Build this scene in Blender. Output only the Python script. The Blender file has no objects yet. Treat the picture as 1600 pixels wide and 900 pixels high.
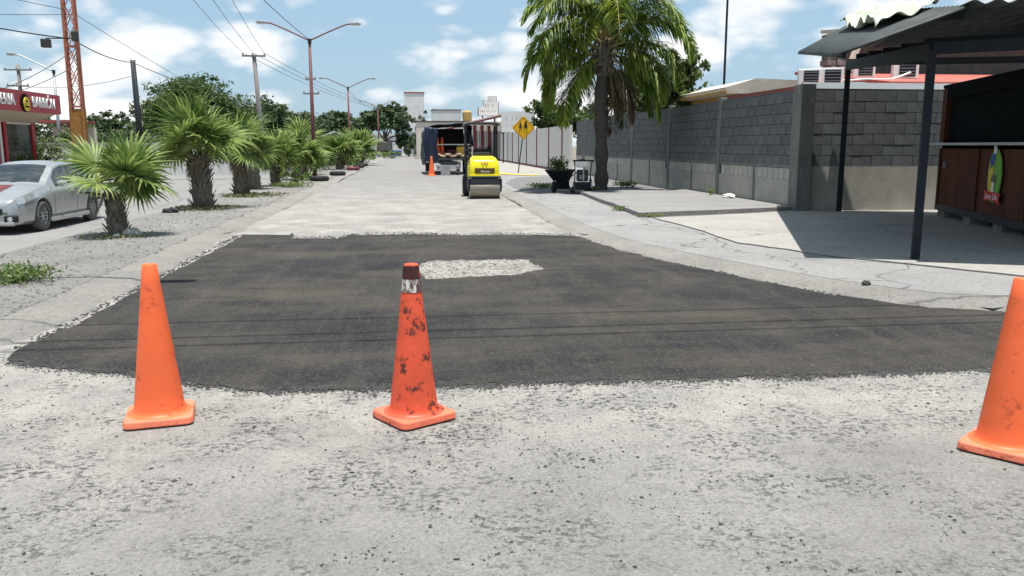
import bpy, bmesh, math, random
import numpy as np
from mathutils import Vector, Matrix
R = math.radians
random.seed(7); rng = np.random.default_rng(7)
scn = bpy.context.scene
C = scn.collection
# ---------------------------------------------------------------- camera
CAM = Vector((0, 0, 1.58))
cd = bpy.data.cameras.new('camera'); cam = bpy.data.objects.new('camera', cd); C.objects.link(cam)
cam.location = CAM; cam.rotation_euler = (R(90 - 9.734), 0, R(-6.745))
cd.sensor_width = 36; cd.lens = 1300 / 1600 * 36; cd.clip_end = 3000; cd.clip_start = 0.05
scn.camera = cam
# ---------------------------------------------------------------- sky, sun, exposure
SUN_EL, SUN_AZ = 82.0, 168.0          # azimuth clockwise from +Y (the street axis); the sun stands almost overhead
w = bpy.data.worlds.new('World'); scn.world = w; w.use_nodes = True
nt = w.node_tree; nt.nodes.clear()
def N(tree, typ, **kw):
    n = tree.nodes.new(typ)
    for k, v in kw.items():
        if k == 'inp':
            for kk, vv in v.items(): n.inputs[kk].default_value = vv
        else: setattr(n, k, v)
    return n
def L(tree, a, ao, b, bi): tree.links.new(a.outputs[ao], b.inputs[bi])
sky = N(nt, 'ShaderNodeTexSky', sky_type='NISHITA', sun_disc=False, sun_elevation=R(SUN_EL), sun_rotation=R(SUN_AZ))
sky.air_density = 1.0; sky.dust_density = 1.2; sky.ozone_density = 1.5
tc = N(nt, 'ShaderNodeTexCoord')
mp = N(nt, 'ShaderNodeMapping', inp={'Location': (3.1, 1.7, .4), 'Scale': (2.6, 2.6, 6.0)}); L(nt, tc, 'Generated', mp, 0)
n0 = N(nt, 'ShaderNodeTexNoise', inp={'Scale': 1.15, 'Detail': 6.0, 'Roughness': 0.58}); L(nt, mp, 0, n0, 'Vector')
vo = N(nt, 'ShaderNodeTexVoronoi', feature='F1', inp={'Scale': 3.2, 'Detail': 2.0, 'Roughness': 0.55}); L(nt, mp, 0, vo, 'Vector')
va = N(nt, 'ShaderNodeMath', operation='MULTIPLY_ADD', inp={1: -0.30, 2: 0.17}); L(nt, vo, 'Distance', va, 0)
cn = N(nt, 'ShaderNodeMath', operation='ADD'); L(nt, n0, 'Fac', cn, 0); L(nt, va, 0, cn, 1)
cr = N(nt, 'ShaderNodeValToRGB'); cr.color_ramp.elements[0].position = 0.37; cr.color_ramp.elements[1].position = 0.53
cr.color_ramp.interpolation = 'EASE'; L(nt, cn, 0, cr, 0)
cn2 = N(nt, 'ShaderNodeTexNoise', inp={'Scale': 3.0, 'Detail': 4.0, 'Roughness': 0.55}); L(nt, mp, 0, cn2, 'Vector')
ccol = N(nt, 'ShaderNodeValToRGB')
ccol.color_ramp.elements[0].position = 0.35; ccol.color_ramp.elements[0].color = (8.6, 9.4, 10.2, 1)
ccol.color_ramp.elements[1].position = 0.62; ccol.color_ramp.elements[1].color = (11.7, 11.7, 11.7, 1); L(nt, cn2, 'Fac', ccol, 0)
boost = N(nt, 'ShaderNodeMix', data_type='RGBA', blend_type='MIX', inp={0: 0.55}); L(nt, sky, 0, boost, 6); boost.inputs[7].default_value = (5.6, 8.4, 10.8, 1)
mx = N(nt, 'ShaderNodeMix', data_type='RGBA'); L(nt, cr, 0, mx, 0); L(nt, boost, 2, mx, 6); L(nt, ccol, 0, mx, 7)
bg = N(nt, 'ShaderNodeBackground', inp={'Strength': 0.066}); L(nt, mx, 2, bg, 0)
wo = N(nt, 'ShaderNodeOutputWorld'); L(nt, bg, 0, wo, 0)
sd = bpy.data.lights.new('sun', 'SUN'); sd.energy = 5.0; sd.angle = R(0.53); sd.color = (1, 0.955, 0.885)
sun = bpy.data.objects.new('sun', sd); C.objects.link(sun)
az, el = R(SUN_AZ), R(SUN_EL)
sdir = Vector((math.sin(az) * math.cos(el), math.cos(az) * math.cos(el), math.sin(el)))
sun.rotation_euler = sdir.to_track_quat('Z', 'Y').to_euler(); sun.location = (0, 0, 40)
vs = scn.view_settings; vs.view_transform = 'Standard'; vs.look = 'None'; vs.gamma = 1; vs.exposure = 0.52
# ---------------------------------------------------------------- materials
def newmat(name):
    m = bpy.data.materials.new(name); m.use_nodes = True
    t = m.node_tree; b = t.nodes['Principled BSDF']; return m, t, b
def rgb(c): return (c[0], c[1], c[2], 1)
def sc3(c, k): return tuple(min(1, max(0, x * k)) for x in c)
def mat(name, c, rough=.7, var=.15, scale=5, bump=.15, bscale=40, metal=0, spec=.4, rnd=0, coord='Object', c2=None, stretch=None, dirt=None):
    m, t, b = newmat(name)
    tcn = N(t, 'ShaderNodeTexCoord'); src = (tcn, coord)
    if stretch:
        q = N(t, 'ShaderNodeMapping', inp={'Scale': stretch}); L(t, tcn, coord, q, 0); src = (q, 0)
    n1 = N(t, 'ShaderNodeTexNoise', inp={'Scale': scale, 'Detail': 7, 'Roughness': .62}); L(t, src[0], src[1], n1, 'Vector')
    rp = N(t, 'ShaderNodeValToRGB'); rp.color_ramp.elements[0].position = .3; rp.color_ramp.elements[1].position = .7
    rp.color_ramp.elements[0].color = rgb(sc3(c, 1 - var)); rp.color_ramp.elements[1].color = rgb(c2 if c2 else sc3(c, 1 + var))
    L(t, n1, 'Fac', rp, 0); out = (rp, 0)
    if dirt:
        n3 = N(t, 'ShaderNodeTexNoise', inp={'Scale': dirt[1], 'Detail': 8, 'Roughness': .7}); L(t, src[0], src[1], n3, 'Vector')
        r3 = N(t, 'ShaderNodeValToRGB'); r3.color_ramp.elements[0].position = dirt[2]; r3.color_ramp.elements[1].position = dirt[2] + .08
        L(t, n3, 'Fac', r3, 0)
        m3 = N(t, 'ShaderNodeMix', data_type='RGBA'); L(t, r3, 0, m3, 0); L(t, out[0], out[1], m3, 6); m3.inputs[7].default_value = rgb(dirt[0]); out = (m3, 2)
    if rnd:
        oi = N(t, 'ShaderNodeObjectInfo'); mr = N(t, 'ShaderNodeMapRange', inp={3: 1 - rnd, 4: 1 + rnd}); L(t, oi, 'Random', mr, 0)
        hs = N(t, 'ShaderNodeHueSaturation'); L(t, mr, 0, hs, 'Value'); L(t, out[0], out[1], hs, 'Color'); out = (hs, 0)
    L(t, out[0], out[1], b, 'Base Color')
    b.inputs['Roughness'].default_value = rough; b.inputs['Metallic'].default_value = metal; b.inputs['Specular IOR Level'].default_value = spec
    if bump:
        n2 = N(t, 'ShaderNodeTexNoise', inp={'Scale': bscale, 'Detail': 5}); L(t, src[0], src[1], n2, 'Vector')
        bp = N(t, 'ShaderNodeBump', inp={'Strength': bump, 'Distance': .02}); L(t, n2, 'Fac', bp, 'Height'); L(t, bp, 0, b, 'Normal')
    return m
def leafmat(name, c, c2, scale=.9, trans=.35, rough=.5):
    m, t, b = newmat(name)
    g = N(t, 'ShaderNodeNewGeometry')
    n1 = N(t, 'ShaderNodeTexNoise', inp={'Scale': scale, 'Detail': 4}); L(t, g, 'Position', n1, 'Vector')
    ad = N(t, 'ShaderNodeMath', operation='ADD'); L(t, n1, 'Fac', ad, 0)
    mr = N(t, 'ShaderNodeMapRange', inp={3: -.22, 4: .22}); L(t, g, 'Random Per Island', mr, 0); L(t, mr, 0, ad, 1)
    rp = N(t, 'ShaderNodeValToRGB'); rp.color_ramp.elements[0].position = .3; rp.color_ramp.elements[1].position = .72
    rp.color_ramp.elements[0].color = rgb(c); rp.color_ramp.elements[1].color = rgb(c2); L(t, ad, 0, rp, 0)
    L(t, rp, 0, b, 'Base Color'); b.inputs['Roughness'].default_value = rough; b.inputs['Specular IOR Level'].default_value = .35
    tr = N(t, 'ShaderNodeBsdfTranslucent'); L(t, rp, 0, tr, 0)
    ms = N(t, 'ShaderNodeMixShader', inp={0: trans}); L(t, b, 0, ms, 1); L(t, tr, 0, ms, 2)
    L(t, ms, 0, t.nodes['Material Output'], 0); return m
def ramp(t, src, o, p0, p1, c0=(0, 0, 0), c1=(1, 1, 1)):
    r = N(t, 'ShaderNodeValToRGB'); r.color_ramp.elements[0].position = p0; r.color_ramp.elements[1].position = p1
    r.color_ramp.elements[0].color = rgb(c0); r.color_ramp.elements[1].color = rgb(c1); L(t, src, o, r, 0); return r
def mixc(t, fac, a, bcol):
    m = N(t, 'ShaderNodeMix', data_type='RGBA'); L(t, fac[0], fac[1], m, 0)
    if isinstance(a, tuple) and not hasattr(a[0], 'outputs'): m.inputs[6].default_value = rgb(a)
    else: L(t, a[0], a[1], m, 6)
    if isinstance(bcol, tuple) and not hasattr(bcol[0], 'outputs'): m.inputs[7].default_value = rgb(bcol)
    else: L(t, bcol[0], bcol[1], m, 7)
    return (m, 2)
def mul(t, a, b):
    m = N(t, 'ShaderNodeMath', operation='MULTIPLY'); L(t, a[0], a[1], m, 0); L(t, b[0], b[1], m, 1); return (m, 0)
def noise(t, src, scale, detail=8, rough=.6, stretch=None):
    if stretch:
        q = N(t, 'ShaderNodeMapping', inp={'Scale': stretch}); L(t, src[0], src[1], q, 0); src = (q, 0)
    n = N(t, 'ShaderNodeTexNoise', inp={'Scale': scale, 'Detail': detail, 'Roughness': rough}); L(t, src[0], src[1], n, 'Vector'); return (n, 'Fac')
def yband(t, g, pts):     # value along world Y as a ramp (wear and dust lie in bands across the street)
    s = N(t, 'ShaderNodeSeparateXYZ'); L(t, g, 'Position', s, 0)
    mr = N(t, 'ShaderNodeMapRange', inp={1: 0., 2: 40.}); 
    nz = noise(t, (g, 'Position'), .9, 6, .6); 
    a = N(t, 'ShaderNodeMath', operation='MULTIPLY_ADD', inp={1: 2.4, 2: -1.2}); L(t, nz[0], nz[1], a, 0)
    a2 = N(t, 'ShaderNodeMath', operation='ADD'); L(t, s, 'Y', a2, 0); L(t, a, 0, a2, 1); L(t, a2, 0, mr, 0)
    r = N(t, 'ShaderNodeValToRGB'); e = r.color_ramp.elements
    y0, v0 = pts[0]; y1, v1 = pts[-1]; e[0].position = y0 / 40; e[0].color = (v0, v0, v0, 1); e[1].position = y1 / 40; e[1].color = (v1, v1, v1, 1)
    for y, v in pts[1:-1]: q = e.new(y / 40); q.color = (v, v, v, 1)
    L(t, mr, 0, r, 0); return (r, 0)
def m_road():
    m, t, b = newmat('road'); g = N(t, 'ShaderNodeNewGeometry'); P = (g, 'Position')
    base = ramp(t, *noise(t, P, .7, 10, .65), .3, .72, (.190, .184, .180), (.255, .246, .239)); c = (base, 0)
    grit = ramp(t, *noise(t, P, 55, 4, .8), .42, .6, (.78, .78, .78), (1.06, 1.06, 1.05))
    mm = N(t, 'ShaderNodeMix', data_type='RGBA', blend_type='MULTIPLY', inp={0: 1.0})
    dust = yband(t, g, [(1.5, 0.05), (3.6, .45), (4.8, 1.0), (13, 1.0), (21, 1.0), (30, .5), (39.5, .25)])
    dn = ramp(t, *noise(t, P, 1.1, 10, .74, (1, .9, 1)), .3, .62)
    c = mixc(t, mul(t, dust, (dn, 0)), c, (.385, .368, .335))
    pale = ramp(t, *noise(t, P, .55, 5, .5), .6, .72); pf = N(t, 'ShaderNodeMath', operation='MULTIPLY', inp={1: .35}); L(t, pale, 0, pf, 0)
    c = mixc(t, (pf, 0), c, (.29, .285, .285))
    L(t, c[0], c[1], mm, 6); L(t, grit, 0, mm, 7); c = (mm, 2)
    # bitumen smears and crumbs trodden into the surface
    band = yband(t, g, [(1.4, .5), (2.6, .6), (4.0, .85), (5.2, 1.0), (6.6, 1.0), (7.6, .3), (13.4, .3), (15.2, .9), (17, .55), (30, .3)])
    s1 = ramp(t, *noise(t, P, 1.6, 8, .7, (1, 1.1, 1)), .47, .56)
    s2 = ramp(t, *noise(t, P, 24, 8, .78, (.9, 1.1, 1)), .515, .545)
    f = mul(t, mul(t, (s1, 0), (s2, 0)), band); c = mixc(t, f, c, (.05, .049, .05)); b1 = ramp(t, *noise(t, P, 4.5, 10, .8, (1, 1.15, 1)), .63, .65); fb = mul(t, (b1, 0), band); c = mixc(t, fb, c, (.06, .058, .058)); t1 = ramp(t, *noise(t, P, .8, 9, .72, (.8, 1, 1)), .52, .70); ft = N(t, 'ShaderNodeMath', operation='MULTIPLY', inp={1: .5}); L(t, t1, 0, ft, 0); c = mixc(t, (ft, 0), c, (.17, .16, .148))
    s3 = ramp(t, *noise(t, P, 36, 5, .7), .60, .635); f3 = mul(t, (s3, 0), band); c = mixc(t, f3, c, (.08, .078, .078)); s4 = ramp(t, *noise(t, P, 60, 3, .6), .68, .71); c = mixc(t, (s4, 0), c, (.42, .41, .39))
    L(t, c[0], c[1], b, 'Base Color'); b.inputs['Roughness'].default_value = .9; b.inputs['Specular IOR Level'].default_value = .25
    bn = noise(t, P, 30, 8, .75); bp = N(t, 'ShaderNodeBump', inp={'Strength': .75, 'Distance': .022}); L(t, bn[0], bn[1], bp, 'Height'); L(t, bp, 0, b, 'Normal')
    return m
def m_patch():
    m, t, b = newmat('new_asphalt'); g = N(t, 'ShaderNodeNewGeometry'); P = (g, 'Position')
    c = (ramp(t, *noise(t, P, .8, 7, .6), .35, .7, (.016, .016, .018), (.036, .035, .035)), 0)
    br = ramp(t, *noise(t, P, .75, 9, .72, (.5, 1.0, 1)), .44, .66); bf = N(t, 'ShaderNodeMath', operation='MULTIPLY', inp={1: .9}); L(t, br, 0, bf, 0)
    c = mixc(t, (bf, 0), c, (.082, .071, .055))
    st = ramp(t, *noise(t, P, 2.2, 9, .75, (1.7, .3, 1)), .48, .66); sf = N(t, 'ShaderNodeMath', operation='MULTIPLY', inp={1: .45}); L(t, st, 0, sf, 0)
    c = mixc(t, (sf, 0), c, (.086, .077, .063))
    mo = ramp(t, *noise(t, P, 9, 8, .8), .46, .62); mf = N(t, 'ShaderNodeMath', operation='MULTIPLY', inp={1: .5}); L(t, mo, 0, mf, 0); c = mixc(t, (mf, 0), c, (.032, .032, .034)); sp = ramp(t, *noise(t, P, 34, 6, .9), .55, .63); c = mixc(t, (sp, 0), c, (.125, .118, .105))
    pk = ramp(t, *noise(t, P, 26, 4, .7), .69, .72); c = mixc(t, (pk, 0), c, (.27, .26, .245))
    L(t, c[0], c[1], b, 'Base Color'); b.inputs['Roughness'].default_value = .92; b.inputs['Specular IOR Level'].default_value = .18
    bn = noise(t, P, 90, 6, .8); bp = N(t, 'ShaderNodeBump', inp={'Strength': .8, 'Distance': .012}); L(t, bn[0], bn[1], bp, 'Height'); L(t, bp, 0, b, 'Normal')
    return m
def m_ground(name, ca, cb_, cg, gscale=22, crack=None, bump=.6):
    m, t, b = newmat(name); g = N(t, 'ShaderNodeNewGeometry'); P = (g, 'Position')
    c = (ramp(t, *noise(t, P, .8, 9, .65), .3, .7, ca, cb_), 0)
    gr = ramp(t, *noise(t, P, gscale, 6, .8), .5, .64); gf = N(t, 'ShaderNodeMath', operation='MULTIPLY', inp={1: .7}); L(t, gr, 0, gf, 0)
    c = mixc(t, (gf, 0), c, cg)
    if crack:
        v = N(t, 'ShaderNodeTexVoronoi', feature='DISTANCE_TO_EDGE', inp={'Scale': .38}); 
        nn = N(t, 'ShaderNodeTexNoise', inp={'Scale': 1.4, 'Detail': 7}); L(t, g, 'Position', nn, 'Vector')
        vm = N(t, 'ShaderNodeVectorMath', operation='MULTIPLY_ADD', inp={1: (1.1, 1.1, 0)}); L(t, nn, 'Color', vm, 0); L(t, g, 'Position', vm, 2); L(t, vm, 0, v, 'Vector')
        cr_ = ramp(t, v, 'Distance', .0, .008, (1, 1, 1), (0, 0, 0)); c = mixc(t, (cr_, 0), c, crack)
    L(t, c[0], c[1], b, 'Base Color'); b.inputs['Roughness'].default_value = .92; b.inputs['Specular IOR Level'].default_value = .2
    bn = noise(t, P, 26, 8, .75); bp = N(t, 'ShaderNodeBump', inp={'Strength': bump, 'Distance': .03}); L(t, bn[0], bn[1], bp, 'Height'); L(t, bp, 0, b, 'Normal')
    return m
M = {}
M['road'] = m_road(); M['patch'] = m_patch()
M['soil'] = m_ground('soil', (.16, .145, .12), (.22, .20, .165), (.09, .105, .055), 6)
M['median'] = m_ground('median_gravel', (.19, .182, .172), (.275, .265, .25), (.11, .105, .10), 24, bump=1)
M['pave'] = m_ground('pavement', (.225, .225, .225), (.30, .296, .288), (.15, .145, .135), 16, (.10, .095, .09))
M['gravel'] = m_ground('grey_gravel', (.15, .15, .15), (.22, .217, .213), (.09, .09, .09), 26, bump=1)
M['forecourt'] = m_ground('forecourt_concrete', (.285, .275, .255), (.36, .345, .325), (.23, .22, .205), 9, (.16, .15, .14), .3)
M['kerb'] = m_ground('kerb', (.215, .207, .192), (.305, .292, .268), (.12, .115, .105), 18, None, 1)
M['lroad'] = m_ground('left_road', (.20, .197, .193), (.245, .24, .234), (.165, .16, .157), 30, None, .3)
M['slab'] = m_ground('slab', (.205, .202, .197), (.27, .264, .255), (.13, .125, .118), 12, None, .4)
M['orange'] = mat('orange_plastic', (.80, .135, .040), .5, .08, 4, .05, 30, dirt=((.42, .065, .025), 7, .57))
M['orange_base'] = mat('orange_base', (.76, .20, .11), .6, .12, 6, .15, 30, dirt=((.36, .07, .03), 12, .55))
M['red_dirty'] = mat('dirty_cone', (.66, .085, .035), .5, .16, 5, .06, 30, dirt=((.07, .022, .016), 9, .545))
M['red_base'] = mat('dirty_cone_base', (.72, .16, .09), .6, .15, 6, .15, 30, dirt=((.13, .03, .02), 12, .56))
M['worn_white'] = mat('worn_reflective_band', (.60, .57, .52), .5, .1, 12, .2, 30, dirt=((.09, .05, .045), 30, .47), stretch=(1, 1, .3))
M['tar'] = mat('tarred_tip', (.045, .011, .009), .7, .3, 14, .2, 40, dirt=((.22, .025, .015), 10, .52))
M['crumb'] = mat('asphalt_crumb', (.035, .035, .037), .9, .4, 6, 0, coord='Object', c2=(.085, .08, .078))
M['gravel_stone'] = mat('gravel_stone', (.17, .165, .155), .9, .3, 3, .2, 20, c2=(.30, .29, .27))
M['stone'] = mat('stone', (.25, .23, .205), .9, .25, 8, .4, 20, dirt=((.38, .36, .33), 5, .60))
M['block_dark'] = mat('dark_painted_block', (.100, .107, .108), .85, .22, 3, .35, 45, rnd=.13, dirt=((.15, .155, .15), 4, .62))
M['joint'] = mat('block_joint', (.086, .091, .091), .9, .2, 10, .2)
M['block_pale'] = mat('pale_block', (.36, .345, .30), .9, .15, 6, .3, 40, rnd=.12)
M['plaster'] = mat('cement_plaster', (.32, .305, .265), .9, .16, 2.2, .25, 30, dirt=((.22, .21, .18), 3, .64))
M['pale_joint'] = mat('pale_joint', (.035, .034, .032), .95, .2, 8, .1)
M['conc_post'] = mat('concrete_post', (.155, .152, .142), .9, .25, 3, .4, 30, dirt=((.30, .29, .27), 6, .62), stretch=(1, 1, .35))
M['white_wall'] = mat('white_wall', (.60, .585, .56), .85, .06, 1.2, .1, 20, dirt=((.42, .41, .38), 2.2, .68))
M['maroon'] = mat('maroon_paint', (.14, .028, .032), .6, .15, 4, .1)
M['yellow_paint'] = mat('yellow_paint', (.66, .43, .06), .7, .12, 6, .15, 30, dirt=((.46, .42, .34), 5, .6))
M['yellow'] = mat('machine_yellow', (.80, .68, .015), .32, .05, 3, .02, 30, spec=.5, dirt=((.45, .36, .05), 6, .74))
M['grille'] = mat('grille_brown', (.22, .13, .01), .5, .2, 30, .2, 60)
M['steel'] = mat('drum_steel', (.27, .245, .20), .42, .25, 6, .1, 30, metal=.75, stretch=(.3, 3, 3), dirt=((.12, .10, .08), 5, .6))
M['dark_metal'] = mat('dark_metal', (.022, .026, .030), .5, .25, 8, .08, 40, dirt=((.08, .075, .065), 9, .68))
M['post_blue'] = mat('dark_blue_paint', (.009, .014, .019), .6, .25, 5, .08, 40, spec=.2)
M['black'] = mat('black_rubber', (.018, .018, .019), .8, .3, 8, .2, 40, dirt=((.09, .085, .078), 10, .62))
M['tarp_blue'] = mat('blue_tarp', (.012, .020, .045), .42, .35, 3, .5, 6, dirt=((.035, .05, .09), 2.4, .62))
M['tarp_green'] = mat('pale_tarp', (.52, .58, .44), .5, .15, 6, .4, 12, dirt=((.30, .36, .27), 5, .6))
M['wood'] = mat('raw_wood', (.34, .25, .15), .85, .3, 6, .3, 40, stretch=(1, 8, 8))
M['sack'] = mat('sand_sack', (.40, .32, .21), .9, .25, 8, .5, 20)
M['red_wood'] = mat('red_wood', (.080, .022, .009), .8, .28, 3, .2, 30, stretch=(4, 4, .4), rnd=.12)
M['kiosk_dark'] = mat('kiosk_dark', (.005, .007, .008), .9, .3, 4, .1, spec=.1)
M['white'] = mat('white_paint', (.72, .71, .68), .5, .06, 5, .05)
M['metal_sheet'] = mat('corrugated_sheet', (.048, .055, .053), .6, .3, 3, .08, 30, metal=.2, dirt=((.17, .15, .12), 3, .66))
M['metal_sheet_green'] = mat('translucent_sheet', (.10, .16, .135), .5, .2, 3, .05)
M['galv'] = mat('galvanised', (.36, .37, .38), .45, .15, 6, .08, 40, metal=.5)
M['galv_dull'] = mat('dull_white_ledge', (.42, .42, .41), .7, .1, 5, .05)
M['lamp_red'] = mat('red_brown_pole', (.17, .065, .062), .6, .2, 4, .1, 30)
M['wood_pole'] = mat('weathered_pole', (.20, .19, .18), .9, .25, 6, .3, 30, stretch=(5, 5, .3))
M['rust_red'] = mat('rusty_lattice', (.36, .135, .085), .7, .25, 6, .15, 30)
M['ochre'] = mat('ochre_paint', (.33, .155, .04), .7, .3, 4, .12, 30)
M['cable'] = mat('cable', (.02, .022, .026), .7, .2, 3, 0)
M['car'] = mat('silver_car_paint', (.42, .43, .43), .28, .06, 2, 0, metal=.6, spec=.6, dirt=((.42, .41, .38), 2.5, .70))
M['car_trim'] = mat('car_black_trim', (.012, .012, .013), .4, .2, 5, 0)
M['car_red'] = mat('car_red_stripe', (.12, .018, .02), .4, .1, 5, 0)
M['rim'] = mat('alloy_rim', (.44, .435, .42), .4, .15, 8, 0, metal=.6)
M['tyre'] = mat('dusty_tyre', (.085, .083, .08), .9, .3, 9, .2, 40)
M['lens'] = mat('clear_lens', (.50, .52, .54), .1, .25, 14, 0, metal=.4, spec=.8)
M['amber'] = mat('amber_lens', (.65, .22, .03), .2, .1, 6, 0)
def m_glass(name, c, rough=.05, sp=.8):
    m, t, b = newmat(name); tcn = N(t, 'ShaderNodeTexCoord'); n = noise(t, (tcn, 'Object'), 3, 4); r = ramp(t, n[0], n[1], .35, .65, sc3(c, .6), sc3(c, 1.4))
    L(t, r, 0, b, 'Base Color'); b.inputs['Roughness'].default_value = rough; b.inputs['Specular IOR Level'].default_value = sp; return m
M['glass'] = m_glass('dark_glass', (.022, .028, .032))
M['window'] = m_glass('window_glass', (.05, .065, .065), .12, .6)
M['shop_red'] = mat('shop_red', (.34, .022, .032), .45, .12, 2, .04, 20)
M['cream'] = mat('cream_soffit', (.55, .47, .36), .8, .08, 2, .08)
M['logo_yellow'] = mat('logo_yellow', (.70, .50, .05), .5, .08, 5, 0)
M['letter'] = mat('white_letter', (.78, .78, .76), .5, .05, 5, 0)
M['sign_yellow'] = mat('sign_yellow', (.72, .40, .012), .45, .08, 5, 0)
M['sign_black'] = mat('sign_black', (.012, .012, .012), .6, .2, 5, 0)
M['roof_white'] = mat('pale_roof', (.52, .47, .40), .85, .2, 3, .2, 20, dirt=((.33, .27, .20), 4, .6), stretch=(.4, 2, 1))
M['roof_red'] = mat('red_roof', (.36, .11, .085), .8, .15, 4, .15)
M['ochre_wall'] = mat('ochre_wall', (.45, .29, .09), .85, .12, 3, .1)
M['dark_wall'] = mat('dark_grey_wall', (.10, .10, .09), .9, .2, 3, .1)  # plain dark grey with mild mottling, for walls, a roof and a panel
M['brick'] = mat('stone_stack', (.17, .155, .145), .9, .3, 6, .3, 20, rnd=.25)
M['far_white'] = mat('far_white_wall', (.62, .62, .61), .85, .08, .8, 0)
M['far_cream'] = mat('far_cream_wall', (.58, .52, .45), .85, .08, .8, 0)
M['far_grey'] = mat('far_grey_wall', (.33, .32, .31), .85, .12, .8, 0)
M['far_blue'] = mat('far_blue_paint', (.05, .11, .32), .7, .1, .8, 0)
M['far_red'] = mat('far_red_paint', (.30, .08, .07), .8, .1, .8, 0)
M['print_grey'] = mat('faded_print', (.46, .45, .43), .8, .2, 3, 0)
M['trunk'] = mat('palm_trunk', (.075, .066, .058), .95, .3, 5, .6, 18, stretch=(1, 1, 3))
M['boot'] = mat('dry_leaf_base', (.115, .092, .072), .95, .45, 7, .3, 20, c2=(.24, .21, .17))
M['bark'] = mat('bark', (.09, .075, .06), .95, .3, 6, .5, 18)
M['petiole'] = mat('petiole', (.26, .27, .08), .6, .2, 4, 0)
M['rachis'] = mat('rachis', (.30, .24, .11), .7, .2, 3, 0)
M['spear'] = mat('spear_leaf', (.16, .20, .08), .6, .2, 4, 0)
M['fan'] = leafmat('fan_leaf', (.075, .135, .026), (.33, .41, .12), 2.6, .36)
M['feather'] = leafmat('feather_leaf', (.055, .115, .015), (.30, .38, .06), 1.1, .42)
M['feather_dry'] = leafmat('dry_feather', (.10, .075, .045), (.24, .19, .12), 1.5, .2)
M['leaf'] = leafmat('tree_leaf', (.035, .065, .015), (.12, .165, .05), .7, .3)
M['leaf_mesq'] = leafmat('fine_leaf', (.045, .078, .022), (.135, .185, .062), .8, .3)
M['leaf_far'] = leafmat('far_leaf', (.045, .078, .035), (.115, .160, .07), .5, .25)
M['leaf_light'] = leafmat('light_leaf', (.06, .10, .02), (.17, .24, .06), 2, .35)
M['weed'] = leafmat('weed', (.07, .12, .03), (.20, .27, .09), 3, .35)
M['grass'] = leafmat('dry_grass', (.10, .11, .035), (.26, .25, .12), 3, .3)
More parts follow.
